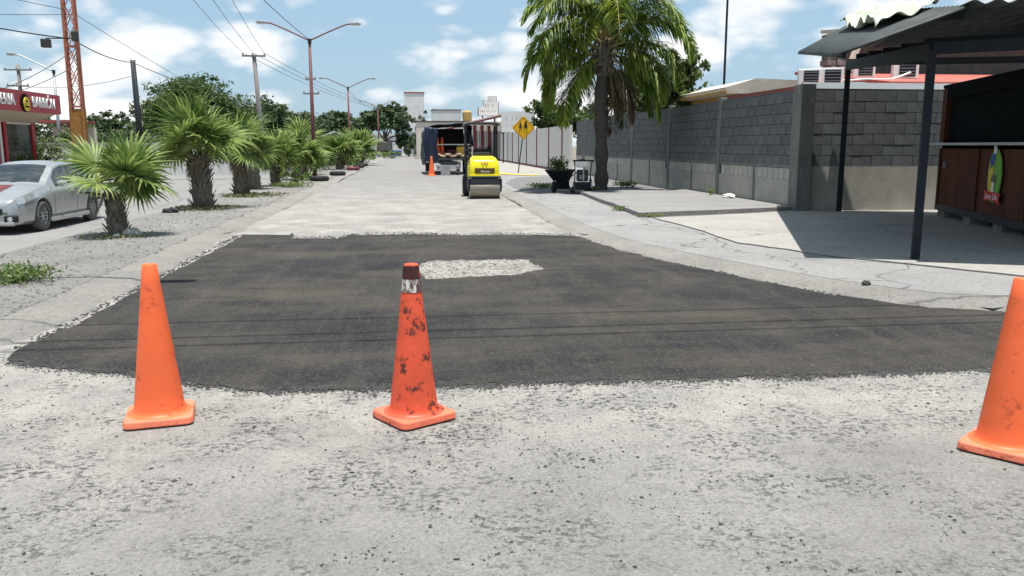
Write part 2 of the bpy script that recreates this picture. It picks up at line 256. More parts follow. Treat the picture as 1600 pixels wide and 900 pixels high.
# ---------------------------------------------------------------- mesh helpers
class MB:
    def __init__(s): s.v = []; s.f = []
    def add(s, vs, fs):
        o = len(s.v); s.v += [tuple(p) for p in vs]; s.f += [tuple(i + o for i in f) for f in fs]; return s
    def box(s, c, d, rz=0, rx=0, ry=0):
        mt = Matrix.Translation(c) @ Matrix.Rotation(rz, 4, 'Z') @ Matrix.Rotation(ry, 4, 'Y') @ Matrix.Rotation(rx, 4, 'X')
        vs = [mt @ Vector((x * d[0] / 2, y * d[1] / 2, z * d[2] / 2)) for x in (-1, 1) for y in (-1, 1) for z in (-1, 1)]
        return s.add(vs, [(0, 1, 3, 2), (4, 6, 7, 5), (0, 4, 5, 1), (2, 3, 7, 6), (0, 2, 6, 4), (1, 5, 7, 3)])
    def bar(s, a, b, wx, wz=None):
        a = Vector(a); b = Vector(b); wz = wz or wx; d = (b - a)
        q = d.to_track_quat('Z', 'Y').to_matrix(); vs = []
        for p in (a, b):
            for x, y in ((-1, -1), (1, -1), (1, 1), (-1, 1)): vs.append(p + q @ Vector((x * wx / 2, y * wz / 2, 0)))
        return s.add(vs, [(3, 2, 1, 0), (4, 5, 6, 7), (0, 1, 5, 4), (1, 2, 6, 5), (2, 3, 7, 6), (3, 0, 4, 7)])
    def tube(s, pts, rad, n=8, cap=True):
        pts = [Vector(p) for p in pts]; k = len(pts); rad = rad if isinstance(rad, (list, tuple)) else [rad] * k
        vs = []; prev = None
        for i, p in enumerate(pts):
            d = (pts[min(i + 1, k - 1)] - pts[max(i - 1, 0)]).normalized()
            if prev is None: x = d.orthogonal().normalized()
            else:
                x = prev - d * prev.dot(d); x = x.normalized() if x.length > 1e-6 else d.orthogonal().normalized()
            prev = x; y = d.cross(x)
            for j in range(n):
                a = 2 * math.pi * j / n; vs.append(p + (x * math.cos(a) + y * math.sin(a)) * rad[i])
        fs = [(i * n + j, i * n + (j + 1) % n, (i + 1) * n + (j + 1) % n, (i + 1) * n + j) for i in range(k - 1) for j in range(n)]
        if cap: fs += [tuple(range(n - 1, -1, -1)), tuple((k - 1) * n + j for j in range(n))]
        return s.add(vs, fs)
    def lathe(s, prof, n=24, c=(0, 0, 0), axis='Z', close=False):
        vs = []; k = len(prof)
        for r, z in prof:
            for j in range(n):
                a = 2 * math.pi * j / n; x, y = r * math.cos(a), r * math.sin(a)
                p = (x, y, z) if axis == 'Z' else (z, x, y)
                vs.append((p[0] + c[0], p[1] + c[1], p[2] + c[2]))
        kk = k if close else k - 1
        fs = [(i * n + j, i * n + (j + 1) % n, ((i + 1) % k) * n + (j + 1) % n, ((i + 1) % k) * n + j) for i in range(kk) for j in range(n)]
        return s.add(vs, fs)
    def prism(s, poly, fn, d0, d1):    # 2D polygon -> 3D through fn(u, v, d)
        n = len(poly); vs = [fn(u, v, d0) for u, v in poly] + [fn(u, v, d1) for u, v in poly]
        return s.add(vs, [tuple(range(n - 1, -1, -1)), tuple(range(n, 2 * n))] + [(i, (i + 1) % n, n + (i + 1) % n, n + i) for i in range(n)])
    def grid(s, nu, nv, fn):
        vs = [fn(i / nu, j / nv) for i in range(nu + 1) for j in range(nv + 1)]
        return s.add(vs, [(i * (nv + 1) + j, (i + 1) * (nv + 1) + j, (i + 1) * (nv + 1) + j + 1, i * (nv + 1) + j + 1) for i in range(nu) for j in range(nv)])
    def mesh(s, name, m, smooth=False, fix=True):
        me = bpy.data.meshes.new(name); me.from_pydata(s.v, [], s.f)
        if m: me.materials.append(m)
        if fix:
            bm = bmesh.new(); bm.from_mesh(me); bmesh.ops.recalc_face_normals(bm, faces=bm.faces); bm.to_mesh(me); bm.free()
        if smooth: me.polygons.foreach_set('use_smooth', [True] * len(me.polygons))
        me.update(); return me
    def build(s, name, m, parent=None, smooth=False, bevel=0, loc=None, solid=0, fix=True, sub=0):
        o = bpy.data.objects.new(name, s.mesh(name, m, smooth, fix)); C.objects.link(o)
        if parent: o.parent = parent
        if loc: o.location = loc
        if solid: md = o.modifiers.new('thick', 'SOLIDIFY'); md.thickness = solid; md.offset = 0
        if bevel: md = o.modifiers.new('bevel', 'BEVEL'); md.width = bevel; md.segments = 2; md.limit_method = 'ANGLE'
        if sub: md = o.modifiers.new('sub', 'SUBSURF'); md.levels = sub; md.render_levels = sub
        return o
def obj(name, me, parent=None, loc=(0, 0, 0), rot=(0, 0, 0), scale=None):
    o = bpy.data.objects.new(name, me); C.objects.link(o); o.location = loc; o.rotation_euler = rot
    if scale: o.scale = scale if isinstance(scale, tuple) else (scale,) * 3
    if parent: o.parent = parent
    return o
def tag(o, label, cat, group=None, kind=None):
    o['label'] = label; o['category'] = cat
    if group: o['group'] = group
    if kind: o['kind'] = kind
    return o
def thing(name, label, cat, loc=(0, 0, 0), rz=0, group=None):
    o = bpy.data.objects.new(name, None); C.objects.link(o); o.empty_display_size = .1
    o.location = loc; o.rotation_euler = (0, 0, rz); return tag(o, label, cat, group)
def struct(o): o['kind'] = 'structure'; return o
def text_mesh(s, size, m, depth=.01, align='CENTER', xs=1.0):
    cu = bpy.data.curves.new('lettering', 'FONT'); cu.body = s; cu.size = size; cu.extrude = depth; cu.align_x = align; cu.space_character = 1.04; cu.align_y = 'CENTER'; cu.offset = 0
    o = bpy.data.objects.new('lettering_source', cu); C.objects.link(o)
    dg = bpy.context.evaluated_depsgraph_get(); me = bpy.data.meshes.new_from_object(o.evaluated_get(dg))
    bpy.data.objects.remove(o); bpy.data.curves.remove(cu)
    me.materials.clear(); me.materials.append(m); me.name = 'lettering'
    me.transform(Matrix.Diagonal((xs, 1, 1, 1))); return me
def rag(pts, amp, step=.25, closed=True, seed=1):   # subdivide a polyline and fray it
    rn = random.Random(seed); out = []; n = len(pts); w1 = w2 = 0
    for i in range(n if closed else n - 1):
        a = Vector(pts[i]).to_2d(); b = Vector(pts[(i + 1) % n]).to_2d(); k = max(1, int((b - a).length / step)); nn = (b - a).normalized().orthogonal()
        for j in range(k):
            w1 = w1 * .94 + rn.gauss(0, .34); w2 = w2 * .6 + rn.gauss(0, .8); p = a.lerp(b, j / k) + nn * amp * (w1 * .75 + w2 * .55); out.append((p.x, p.y))
    if not closed: out.append(tuple(pts[-1])[:2])
    return out
def fill(loops, z0, z1, name, m, skirt=True):    # flat sheet with holes; skirt down to z0
    bm = bmesh.new(); es = []
    for lp in loops:
        vs = [bm.verts.new((x, y, z1)) for x, y in lp]; es += [bm.edges.new((vs[i], vs[(i + 1) % len(vs)])) for i in range(len(vs))]
    bmesh.ops.triangle_fill(bm, edges=es, use_beauty=True, use_dissolve=False)
    if skirt:
        for e in [e for e in bm.edges if e.is_boundary]:
            a, b = e.verts; c = bm.verts.new((b.co.x, b.co.y, z0)); d = bm.verts.new((a.co.x, a.co.y, z0)); bm.faces.new((a, b, c, d))
    bmesh.ops.recalc_face_normals(bm, faces=bm.faces)
    for f in bm.faces:
        if abs(f.normal.z) > .9 and f.normal.z < 0: f.normal_flip()
    me = bpy.data.meshes.new(name); bm.to_mesh(me); bm.free(); me.materials.append(m); return obj(name, me)
def spline(pts, k=8):
    P = [Vector(p) for p in pts]; out = []
    for i in range(len(P) - 1):
        a, b, c, d = P[max(i - 1, 0)], P[i], P[i + 1], P[min(i + 2, len(P) - 1)]
        for j in range(k):
            t = j / k; out.append(.5 * ((2 * b) + (c - a) * t + (2 * a - 5 * b + 4 * c - d) * t * t + (3 * b - a - 3 * c + d) * t ** 3))
    out.append(P[-1]); return out
def in_poly(x, y, poly):
    r = False; n = len(poly); j = n - 1
    for i in range(n):
        xi, yi = poly[i][0], poly[i][1]; xj, yj = poly[j][0], poly[j][1]
        if (yi > y) != (yj > y) and x < (xj - xi) * (y - yi) / (yj - yi) + xi: r = not r
        j = i
    return r
# ================================================================ THE SETTING
def sheet(name, x0, x1, y0, y1, z, m):
    return struct(MB().add([(x0, y0, z), (x1, y0, z), (x1, y1, z), (x0, y1, z)], [(0, 1, 2, 3)]).build(name, m, fix=False))
sheet('ground', -900, 900, -300, 1500, -.31, M['soil'])
sheet('road', -60, 60, -12, 7.5, -.004, M['road'])
sheet('street', -5.0, 5.5, 7.0, 178, 0, M['road'])
struct(MB().grid(1, 40, lambda u, v: (-15.8 + u * 10.6, 7 + v * v * 171, max(-.25, -.01 - .24 * (v * v * 171) / 6.5))).build('far_carriageway', M['lroad'], fix=False))
sheet('left_verge', -60, -15.8, 7.2, 178, -.16, M['soil'])
PZ = .075
# median with its worn rolled kerb
MEDK = [(-9, 5.5), (-6.3, 5.7), (-4.6, 6.05), (-3.55, 6.6), (-3.12, 7.6), (-3.1, 10), (-3.15, 15), (-3.2, 25), (-3.25, 60), (-3.3, 130), (-3.3, 160)]
def kerb(path, side, name, wid=.55, h=PZ, seed=3):
    rn = random.Random(seed); P = spline([(x, y, 0) for x, y in path], 14); m = MB(); ks = [(0, 0), (.06, .22), (.20, .55), (.42, .86), (.72, 1.0), (1.0, 1.0)]; low = [0]; vs = []
    inner = []
    for i, p in enumerate(P):
        d = (P[min(i + 1, len(P) - 1)] - P[max(i - 1, 0)]).normalized(); n = Vector((-d.y, d.x, 0)) * side
        for q, (u, hh) in enumerate(ks):
            low[0] = low[0] * .93 + rn.gauss(0, .004) if q == 1 else low[0]; jit = low[0] + rn.gauss(0, .008) if 0 < q < 5 else 0
            vs.append(p + n * (u * wid + (rn.gauss(0, .035) if q < 4 else 0)) + Vector((0, 0, hh * h + jit - (.01 if q == 0 else 0))))
        inner.append(p + n * wid)
    k = len(ks); m.add(vs, [(i * k + j, (i + 1) * k + j, (i + 1) * k + j + 1, i * k + j + 1) for i in range(len(P) - 1) for j in range(k - 1)])
    o = m.build(name, M['kerb'], smooth=True); return struct(o), [(p.x, p.y) for p in inner]
_, inn = kerb(MEDK, 1, 'median_kerb')
struct(fill([inn + [(-5.75, 160), (-5.75, 9.0), (-7.5, 7.6), (-9, 7.2)]], -.02, PZ + .004, 'median', M['median']))
struct(MB().grid(1, 60, lambda u, v: (-5.75 - u * (.95 + .10 * math.sin(v * 90)), 9 + v * 151, PZ + .004 - u * .38)).build('median_slope', M['median'], smooth=True, fix=False))
# right pavement
RK = [(30, 6.2), (14, 6.35), (8.6, 6.55), (5.8, 7.15), (4.5, 8.25), (3.3, 11.5), (2.85, 14.2), (2.78, 18), (2.78, 26), (2.9, 34), (3.3, 40), (3.9, 44.5), (4.4, 60), (4.4, 120), (4.4, 160)]
_, inr = kerb(RK, -1, 'pavement_kerb', .5)
struct(fill([inr + [(9.2, 160), (9.2, 60), (42, 60), (42, 6.7)]], 0, PZ + .004, 'pavement', M['pave']))
# pale concrete forecourt under the kiosk
FC = [(5.0, 17.0), (5.05, 14.4), (4.95, 12.3), (5.7, 10.6), (7.0, 8.7), (9.5, 7.6), (30, 7.5), (30, 18.4), (8.6, 18.4), (7.2, 17.7)]
struct(fill([rag(FC, .03, .3, seed=5)], .10, PZ + .012, 'forecourt', M['forecourt']))
# raised concrete slab in front of the block wall
SL = [(4.75, 17.15), (6.2, 17.6), (8.8, 18.45), (8.8, 26.2), (6.2, 26.0), (5.15, 25.6), (4.9, 21)]
struct(fill([rag(SL, .02, .35, seed=8)], .08, PZ + .10, 'slab', M['slab']))
# loose gravel around the queen palm
GR = [(3.6, 26), (5.0, 25.4), (8.7, 26.4), (8.7, 41), (6.5, 40.5), (4.6, 39.0), (3.7, 33)]
struct(fill([rag(GR, .12, .4, seed=9)], .08, PZ + .01, 'gravel_verge', M['gravel']))
# swept concrete walk along the white wall
struct(fill([[(4.75, 44), (5.9, 42.2), (8.0, 41.3), (8.4, 41.3), (8.4, 120), (4.9, 120)]], .08, PZ + .012, 'far_walk', M['forecourt']))
# yellow painted kerb edge by the crossing sign
struct(fill([rag([(4.3, 60), (4.2, 52), (4.15, 46.5), (4.7, 43.2), (5.9, 41.3), (6.35, 41.5), (5.3, 43.6), (4.8, 46.5), (4.75, 60)], .02, .5, seed=2)], .1, PZ + .03, 'yellow_kerb_paint', M['yellow_paint']))
# fresh asphalt patch with an unfilled rectangle
def gp(px, py, z=0):
    f = 1300; p = R(9.734); a = R(6.745)
    F = Vector((math.sin(a) * math.cos(p), math.cos(a) * math.cos(p), -math.sin(p))); Rr = Vector((math.cos(a), -math.sin(a), 0)); U = Rr.cross(F)
    d = F + Rr * ((px - 800) / f) + U * ((450 - py) / f); t = (z - 1.58) / d.z; q = CAM + d * t; return (q.x, q.y)
NEAR = [gp(*q) for q in ((8, 563), (70, 572), (180, 580), (290, 597), (400, 609), (520, 608), (660, 603), (850, 598), (1050, 591), (1250, 587), (1420, 581), (1560, 572))]
RIGHT = [(6.2, 5.5), (11, 5.6), (11.5, 6.5), (8.5, 6.58), (5.75, 7.2), (4.42, 8.3), (3.28, 11.5), (2.84, 14.3)]
LEFT = [(-3.06, 15.35), (-3.06, 12), (-3.06, 9), (-3.05, 7.4), (-3.1, 6.7)]
far = [(2.84, 14.45), (1.9, 14.75), (.9, 14.7), (0, 15.05), (-1.0, 15.0), (-1.3, 14.5), (-2.1, 14.6), (-2.2, 15.15)]
outer = rag(NEAR + RIGHT[:2], .022, .035, False, 3) + RIGHT[2:] + rag(far + LEFT, .03, .12, False, 4)
hole = rag([gp(652, 416), gp(668, 408), gp(820, 406), gp(852, 421), gp(810, 429), gp(672, 436)], .03, .05, True, 6)
struct(fill([outer, hole], -.005, .004, 'asphalt_patch', M['patch'], False))
# ---- loose asphalt crumbs, gravel
def crumbs(name, pts, sizes, m, label, cat, flat=.5, z=0.0):
    n = len(pts); k = 7; th = np.linspace(0, 2 * np.pi, k, endpoint=False)[None] + rng.normal(0, .16, (n, k)); rad = rng.uniform(.45, 1.25, (n, k)); el = rng.uniform(.45, 1.0, (n, 1))
    x0, y0 = rad * np.cos(th), rad * np.sin(th) * el; tx, ty = x0 * .72 + rng.normal(0, .08, (n, k)), y0 * .72 + rng.normal(0, .06, (n, k))
    tz = flat * rng.uniform(.45, 1.1, (n, k)); ang = rng.normal(.25, .9, n); c, s_ = np.cos(ang)[:, None], np.sin(ang)[:, None]
    X = np.concatenate([x0, tx], 1); Y = np.concatenate([y0, ty], 1); Z = np.concatenate([np.full((n, k), -.05), tz], 1)
    V = np.stack([X * c - Y * s_, X * s_ + Y * c, Z], 2) * np.array(sizes)[:, None, None]; V[:, :, 0] += np.array(pts)[:, 0:1]; V[:, :, 1] += np.array(pts)[:, 1:2]; V[:, :, 2] += z
    tri = np.array([t for j in range(k) for t in ((j, (j + 1) % k, k + (j + 1) % k), (j, k + (j + 1) % k, k + j))] + [(k, k + j, k + j + 1) for j in range(1, k - 1)])
    F = (tri[None] + (np.arange(n) * 2 * k)[:, None, None]).reshape(-1, 3); me = bpy.data.meshes.new(name); me.from_pydata(V.reshape(-1, 3).tolist(), [], F.tolist()); me.materials.append(m)
    return tag(obj(name, me), label, cat, kind='stuff')
pts, szs = [], []
def near_y(x):
    for a, b in zip(NEAR, NEAR[1:]):
        if a[0] <= x <= b[0]: return a[1] + (b[1] - a[1]) * (x - a[0]) / (b[0] - a[0])
    return NEAR[0][1] if x < NEAR[0][0] else NEAR[-1][1]
streaks = [(random.uniform(-2.4, 4.0), random.uniform(2.4, 5.0), random.uniform(-.9, .9), random.uniform(.25, .7)) for _ in range(40)]
for i in range(21000):
    k = random.random()
    if k < .38:
        x = random.uniform(-3.0, 5.5); y = near_y(x) - abs(random.gauss(0, .09)) + .05; s = random.uniform(.003, .010)
    elif k < .62:
        x = random.uniform(-3, 5); y = near_y(x) - abs(random.gauss(0, .75)); s = random.uniform(.002, .008)
    elif k < .85:
        a, b, t, l = random.choice(streaks); u = random.gauss(0, l * .5); x = a + u * math.cos(t) + random.gauss(0, .05); y = b + u * math.sin(t) + random.gauss(0, .06); s = random.uniform(.002, .009)
    else:
        x = random.uniform(-3.5, 4.6); y = random.uniform(1.9, 6.2); s = random.uniform(.0015, .006)
    if y > near_y(x) + .06: continue
    s *= .4 + 1.4 * random.random() ** 8
    pts.append((x, y)); szs.append(s)
crumbs('asphalt_crumbs', pts, szs, M['crumb'], 'loose black asphalt crumbs strewn over the pale road before the patch', 'asphalt crumbs', .16)
pe, se = [], []
for i in range(9000):
    x = random.uniform(-3.0, 5.4); pe.append((x, near_y(x) + random.gauss(0, .05) + .03 * math.sin(x * 9) + .02 * math.sin(x * 23))); se.append(random.uniform(.003, .013))
crumbs('feather_crumbs', pe, se, M['crumb'], 'fine black asphalt grit feathering out along the near edge of the patch', 'asphalt crumbs', .22, .003)
pts, szs = [], []
for i in range(2600):
    j = random.random()
    if j < .3: y = random.uniform(6.8, 15.2); x = -3.08 + random.gauss(0, .05)
    elif j < .65:
        t = random.random(); a = random.choice(list(zip(RIGHT[3:], RIGHT[4:]))); x = a[0][0] + (a[1][0] - a[0][0]) * t + abs(random.gauss(0, .07)); y = a[0][1] + (a[1][1] - a[0][1]) * t + random.gauss(0, .05)
    else:
        t = random.random() * (len(far) - 1); a = far[int(t)]; b = far[int(t) + 1]; q = t % 1; x = a[0] + (b[0] - a[0]) * q; y = a[1] + (b[1] - a[1]) * q + random.gauss(.12, .14)
    pts.append((x, y)); szs.append(random.uniform(.006, .022))
crumbs('edge_crumbs', pts, szs, M['crumb'], 'ragged dark crumbs heaped along the kerbs and far edge of the patch', 'asphalt crumbs', .35, .003)
pts = []; szs = []
for i in range(900):
    x, y = random.uniform(.0, 1.75), random.uniform(9.7, 11.6)
    if in_poly(x, y, hole): pts.append((x, y)); szs.append(random.uniform(.008, .035))
crumbs('hole_rubble', pts, szs, M['stone'], 'pale rubble lying in the unfilled rectangle of the new asphalt', 'rubble', .45, 0.0)
pts = [(random.uniform(-5.7, -3.6), 7.5 + 50 * random.random() ** 2) for _ in range(3500)]
crumbs('median_stones', pts, [random.uniform(.008, .03) for _ in pts], M['gravel_stone'], 'small pale stones covering the gravel median between the carriageways', 'gravel', .6, PZ + .004)
# ================================================================ CONES
def cone(label, loc, rz, style=0, group='traffic cones across the fresh asphalt', s=1.0, simple=False):
    t = thing('traffic_cone', label, 'traffic cone', loc, rz, group); t.scale = (s, s, s)
    mb, bb = (M['orange'], M['orange_base']) if style == 0 else (M['red_dirty'], M['red_base'])
    h = .91; rb, rt = .142, .040
    rr = lambda z: rb + (rt - rb) * (z - .05) / (h - .05)
    def seg(z0, z1, name, m, par, off=0, hollow=True, n=3):
        zs_ = [z0 + (z1 - z0) * i / n for i in range(n + 1)]; pr = [(rr(z) + off, z) for z in zs_]
        if name == 'body': pr = [(rb + .035, .046), (rb + .016, .05), (rb + .004, .062)] + [(rr(.075) , .08)] + pr[1:]
        if z1 >= h - 1e-6: pr += [(rt - .003, h + .004), (rt - .012, h), (rt - .012, h - .12)]
        return MB().lathe(pr, 36).build(name, m, par, smooth=True)
    if style == 0: seg(.05, h, 'body', mb, t, n=8)
    else:
        b = seg(.05, h, 'body', mb, t, n=8); seg(.755, .845, 'reflective_band', M['worn_white'], b, .0025); seg(.83, .905, 'tarred_tip', M['tar'], b, .0035)
    hw = .19; c = .045; po = []
    for sx, sy in ((1, 1), (-1, 1), (-1, -1), (1, -1)):
        a0 = {(1, 1): 0, (-1, 1): 90, (-1, -1): 180, (1, -1): 270}[(sx, sy)]
        for k in range(4): a = R(a0 + 30 * k); po.append((sx * (hw - c) + c * math.cos(a), sy * (hw - c) + c * math.sin(a)))
    MB().prism(po, lambda u, v, d: (u * (1 - .03 * (d > .02)), v * (1 - .03 * (d > .02)), d), 0.004, .046).build('base', bb, t, bevel=.008)
    return t
cone('clean orange traffic cone on square base, faded with one small red scuff', (-1.5, 4.90, 0), R(12))
cone('dirty red-orange traffic cone with blackened tip and worn white band', (-.02, 4.74, 0), R(33), 1)
x, y = gp(1570, 702); cone('plain orange traffic cone on the pale road beside the kiosk kerb', (x, y, 0), R(38))
cone('small red traffic cone standing on the road behind the canvas-covered truck', (.98, 44.0, 0), R(10), 0, 'cones around the truck', 1.12)
# ================================================================ ROAD ROLLER
rl = thing('road_roller', 'small yellow ride-on road roller with black roll frame parked at kerb', 'road roller', (2.13, 24.95, 0), R(0))
def front_drum():
    d = MB().lathe([(.0, -.45), (.27, -.45), (.275, -.44), (.275, .44), (.27, .45), (0, .45)], 40, (0, .12, .28), 'X').build('front_drum', M['steel'], rl, smooth=False)
    d.data.polygons.foreach_set('use_smooth', [len(p.vertices) == 4 and abs(p.normal.x) < .5 for p in d.data.polygons])
    return d
front_drum()
b = MB(); b.box((0, -.06, .60), (.96, .10, .14)); b.box((0, .12, .62), (.94, .46, .06))
for s in (-1, 1): b.box((s * .485, .12, .44), (.05, .5, .30)); b.box((s * .49, .12, .28), (.055, .14, .16))
b.build('drum_yoke', M['dark_metal'], rl, bevel=.015)
MB().box((0, -.115, .50), (.88, .02, .10)).build('scraper', M['dark_metal'], rl)
hd = []
for y, wd, zt in ((-.02, .40, .95), (.02, .435, 1.12), (.12, .43, 1.19), (.4, .42, 1.24), (.85, .40, 1.26)):
    pr = [(-wd, .66), (-wd * 1.0, zt - .16), (-wd * .93, zt - .06), (-wd * .78, zt), (wd * .78, zt), (wd * .93, zt - .06), (wd * 1.0, zt - .16), (wd, .66)]
    hd.append([(x, y, z) for x, z in pr])
b = MB(); vs = [p for s in hd for p in s]; k = 8
b.add(vs, [(i * k + j, i * k + (j + 1) % k, (i + 1) * k + (j + 1) % k, (i + 1) * k + j) for i in range(4) for j in range(k)] + [tuple(range(7, -1, -1)), tuple(32 + j for j in range(8))])
hood = b.build('hood', M['yellow'], rl, bevel=.03); hood.data.polygons.foreach_set('use_smooth', [True] * len(hood.data.polygons))
MB().box((0, -.028, .69), (.90, .05, .05)).build('lip', M['yellow'], hood, bevel=.01)
MB().box((0, -.028, .83), (.60, .02, .17)).build('grille', M['grille'], hood, bevel=.01)
for i in range(5): MB().box((0, -.041, .765 + i * .032), (.57, .008, .006)).build('grille_slat', M['car_trim'], hood)
o = obj('lettering', text_mesh('Wacker', .085, M['letter'], .003), hood, (.02, -.043, .81), (R(90), 0, 0))
o = obj('emblem', text_mesh('W', .15, M['far_red'], .003, xs=1.5), hood, (0, -.004, 1.03), (R(72), 0, 0)); o.location = (0, -.022, 1.04)
b = MB(); b.box((0, .95, .50), (.62, .55, .5)); b.box((0, 1.5, .52), (.80, .8, .42)); b.build('chassis', M['dark_metal'], rl, bevel=.03)
MB().box((-.37, 1.15, .78), (.14, .95, .38)).build('side_panel', M['yellow'], rl, bevel=.03)
MB().box((.37, 1.15, .78), (.14, .95, .38)).build('side_panel', M['yellow'], rl, bevel=.03)
MB().box((0, 1.75, .88), (.84, .5, .30)).build('rear_body', M['yellow'], rl, bevel=.04)
for s in (-1, 1):
    w_ = MB().lathe([(.15, -.13), (.28, -.13), (.33, -.09), (.335, 0), (.33, .09), (.28, .13), (.15, .13)], 28, (s * .37 - .06, 1.62, .335), 'X').build('rear_tyre', M['black'], rl, smooth=True)
    MB().lathe([(0, -.10), (.15, -.10), (.155, .10), (0, .10)], 20, (s * .37 - .06, 1.62, .335), 'X').build('rim', M['yellow'], w_)
b = MB(); b.box((0, 1.35, 1.06), (.46, .44, .10)); b.box((0, 1.56, 1.28), (.46, .10, .36), rx=-.12); b.build('seat', M['black'], rl, bevel=.03)
MB().tube([(0, .92, 1.16), (0, 1.0, 1.42)], .02).build('steering_column', M['dark_metal'], rl)
MB().tube([(.17 * math.cos(a), 1.0 + .16 * math.sin(a), 1.44 - .07 * math.sin(a)) for a in [2 * math.pi * i / 20 for i in range(21)]], .013, 6).build('steering_wheel', M['black'], rl)
MB().box((0, .86, 1.31), (.5, .10, .13)).build('dashboard', M['dark_metal'], rl, bevel=.02)
b = MB()
for s in (-1, 1):
    b.tube(spline([(s * .46, 1.30, .62), (s * .47, 1.30, 1.6), (s * .475, 1.28, 2.12), (s * .38, 1.2, 2.25)], 5), .034, 8)
    b.tube([(s * .46, 1.85, .9), (s * .465, 1.75, 2.15)], .03, 8)
b.build('roll_frame', M['dark_metal'], rl, smooth=True)
MB().prism([(-.55, 0), (-.52, .07), (-.40, .10), (.40, .10), (.52, .07), (.55, 0), (.50, 0), (.38, .045), (-.38, .045), (-.50, 0)], lambda u, v, d: (u, d, 2.17 + v), .75, 1.95).build('canopy', M['dark_metal'], rl, bevel=.01)
for s in (-1, 1): MB().tube([(s * .47, 1.3, 1.45), (s * .42, .9, 1.42), (s * .42, .88, 1.15)], .02, 6).build('grab_rail', M['dark_metal'], rl)
for s in (-1, 1): MB().lathe([(0, 0), (.045, 0), (.05, .03), (.0, .03)], 12, (s * .44, -.10, .60)).build('work_light', M['galv'], rl)
MB().tube([(.30, 1.9, .9), (.32, 1.95, 1.55)], .06, 8).build('water_tank', M['black'], rl)
# ================================================================ TRUCK
tk = thing('stake_truck', 'flatbed works truck with dark blue tarpaulin cover seen from its open back', 'truck', (2.0, 45.6, 0), R(1))
b = MB(); b.box((0, 2.9, .62), (.9, 5.8, .16)); b.box((0, 2.6, .85), (2.35, 5.2, .10)); b.build('flatbed', M['dark_metal'], tk, bevel=.01)
for s in (-1, 1):
    for i in range(6): MB().box((s * 1.15, .15 + i * .98, 1.5), (.06, .08, 1.25)).build('stake', M['dark_metal'], tk)
    for i in range(4): MB().box((s * 1.19, 2.6, 1.02 + i * .28), (.03, 5.1, .14)).build('side_board', M['dark_metal'], tk)
    for yy in (1.3, 7.0):
        w_ = MB().lathe([(.2, -.13), (.40, -.13), (.45, -.08), (.45, .08), (.40, .13), (.2, .13)], 24, (s * .95, yy, .45), 'X').build('tyre', M['black'], tk, smooth=True)
        MB().lathe([(0, -.08), (.21, -.09), (.21, .09), (0, .08)], 16, (s * .95, yy, .45), 'X').build('rim', M['galv'], w_)
def tarp(u, v):     # over the hoops, hanging down both sides with folds
    y = -.05 + u * 5.2; a = v * 2 - 1
    pr = spline([(-1.34, 0, .55), (-1.36, 0, 1.3), (-1.32, 0, 2.1), (-1.18, 0, 2.52), (-.5, 0, 2.66), (.2, 0, 2.70), (.9, 0, 2.72), (1.2, 0, 2.6), (1.26, 0, 2.1), (1.28, 0, 1.55)], 4)
    p = pr[min(int(v * (len(pr) - 1) + .5), len(pr) - 1)]
    wv = .035 * math.sin(v * 34 + u * 9) + .03 * math.sin(u * 25 + v * 5) + .02 * math.sin(u * 60 + v * 13)
    return (p.x + wv * (1 if abs(p.x) > .9 else .3), y + .05 * math.sin(v * 20), p.z + wv * .8 - .05 * math.sin(u * math.pi * 4) ** 2)
MB().grid(30, 36, tarp).build('tarpaulin', M['tarp_blue'], tk, smooth=True, solid=.012)
MB().grid(6, 14, lambda u, v: (-1.38 + u * .72 + .05 * math.sin(v * 9), -.12 + .07 * math.sin(u * 9 + v * 4), .75 + v * 1.82 - .1 * u)).build('tarpaulin_flap', M['tarp_blue'], tk, smooth=True, solid=.012)
MB().box((0, 5.0, 1.7), (2.3, .05, 1.7)).build('headboard', M['dark_metal'], tk)
b = MB(); b.box((0, 6.6, 1.45), (2.1, 1.7, 1.9)); cab = b.build('cab', M['white'], tk, bevel=.12)
MB().box((0, 7.46, 1.85), (1.8, .03, .65)).build('windscreen', M['glass'], cab)
MB().box((0, 5.735, 1.95), (1.3, .03, .5)).build('rear_window', M['glass'], cab)
for s in (-1, 1): MB().box((s * 1.06, 6.7, 1.85), (.03, .9, .55)).build('side_window', M['glass'], cab)
b = MB()
for s in (-1, 1): b.box((s * .52 - .12, -.42, .42), (.10, .9, .09), rx=-.25)
for i in range(5): b.box((-.12, -.75 + i * .2, .33 + i * .05), (1.25, .09, .03), rx=-.25)
b.build('loading_ramp', M['galv'], tk)
MB().box((-.28, -.9, .28), (.5, .03, .5)).build('ramp_plate', M['galv'], tk, bevel=.01)
for s in (-1, 1): MB().box((s * 1.0, -.04, .70), (.2, .05, .12)).build('tail_light', M['far_red'], tk)
MB().bar((-1.1, -.03, 1.62), (1.1, -.03, 1.62), .05).build('tail_bar', M['galv'], tk)
def pyth(o): return o
rn = random.Random(5)
for i in range(7):
    x = 1.05 + i * .29; z = .90 + .10 * (i % 2)
    def f(u, v, x=x, z=z, q=i):
        a = u * 2 * math.pi; e = v * math.pi - math.pi / 2; k = abs(math.cos(e)) ** .5
        return (x + .24 * k * math.cos(a), 45.95 + .3 * k * math.sin(a), z + .085 + .085 * math.sin(e) + .015 * math.sin(3 * a + q))
    tag(MB().grid(12, 7, f).build('sand_sack', M['sack'], smooth=True), 'tan sand sack lying on the tail of the truck bed', 'sack', 'sacks on the truck bed')
for i, (x, y, s) in enumerate(((1.38, 46.25, 1.1), (1.62, 46.4, 1.12))):
    t = cone(('slightly shorter tall red traffic cone in the truck bed beside the tarp flap', 'tall red traffic cone in the truck bed beside the tail bar gap')[i], (x, y, .98), R(20 * i), 0, 'cones loaded on the truck', s)
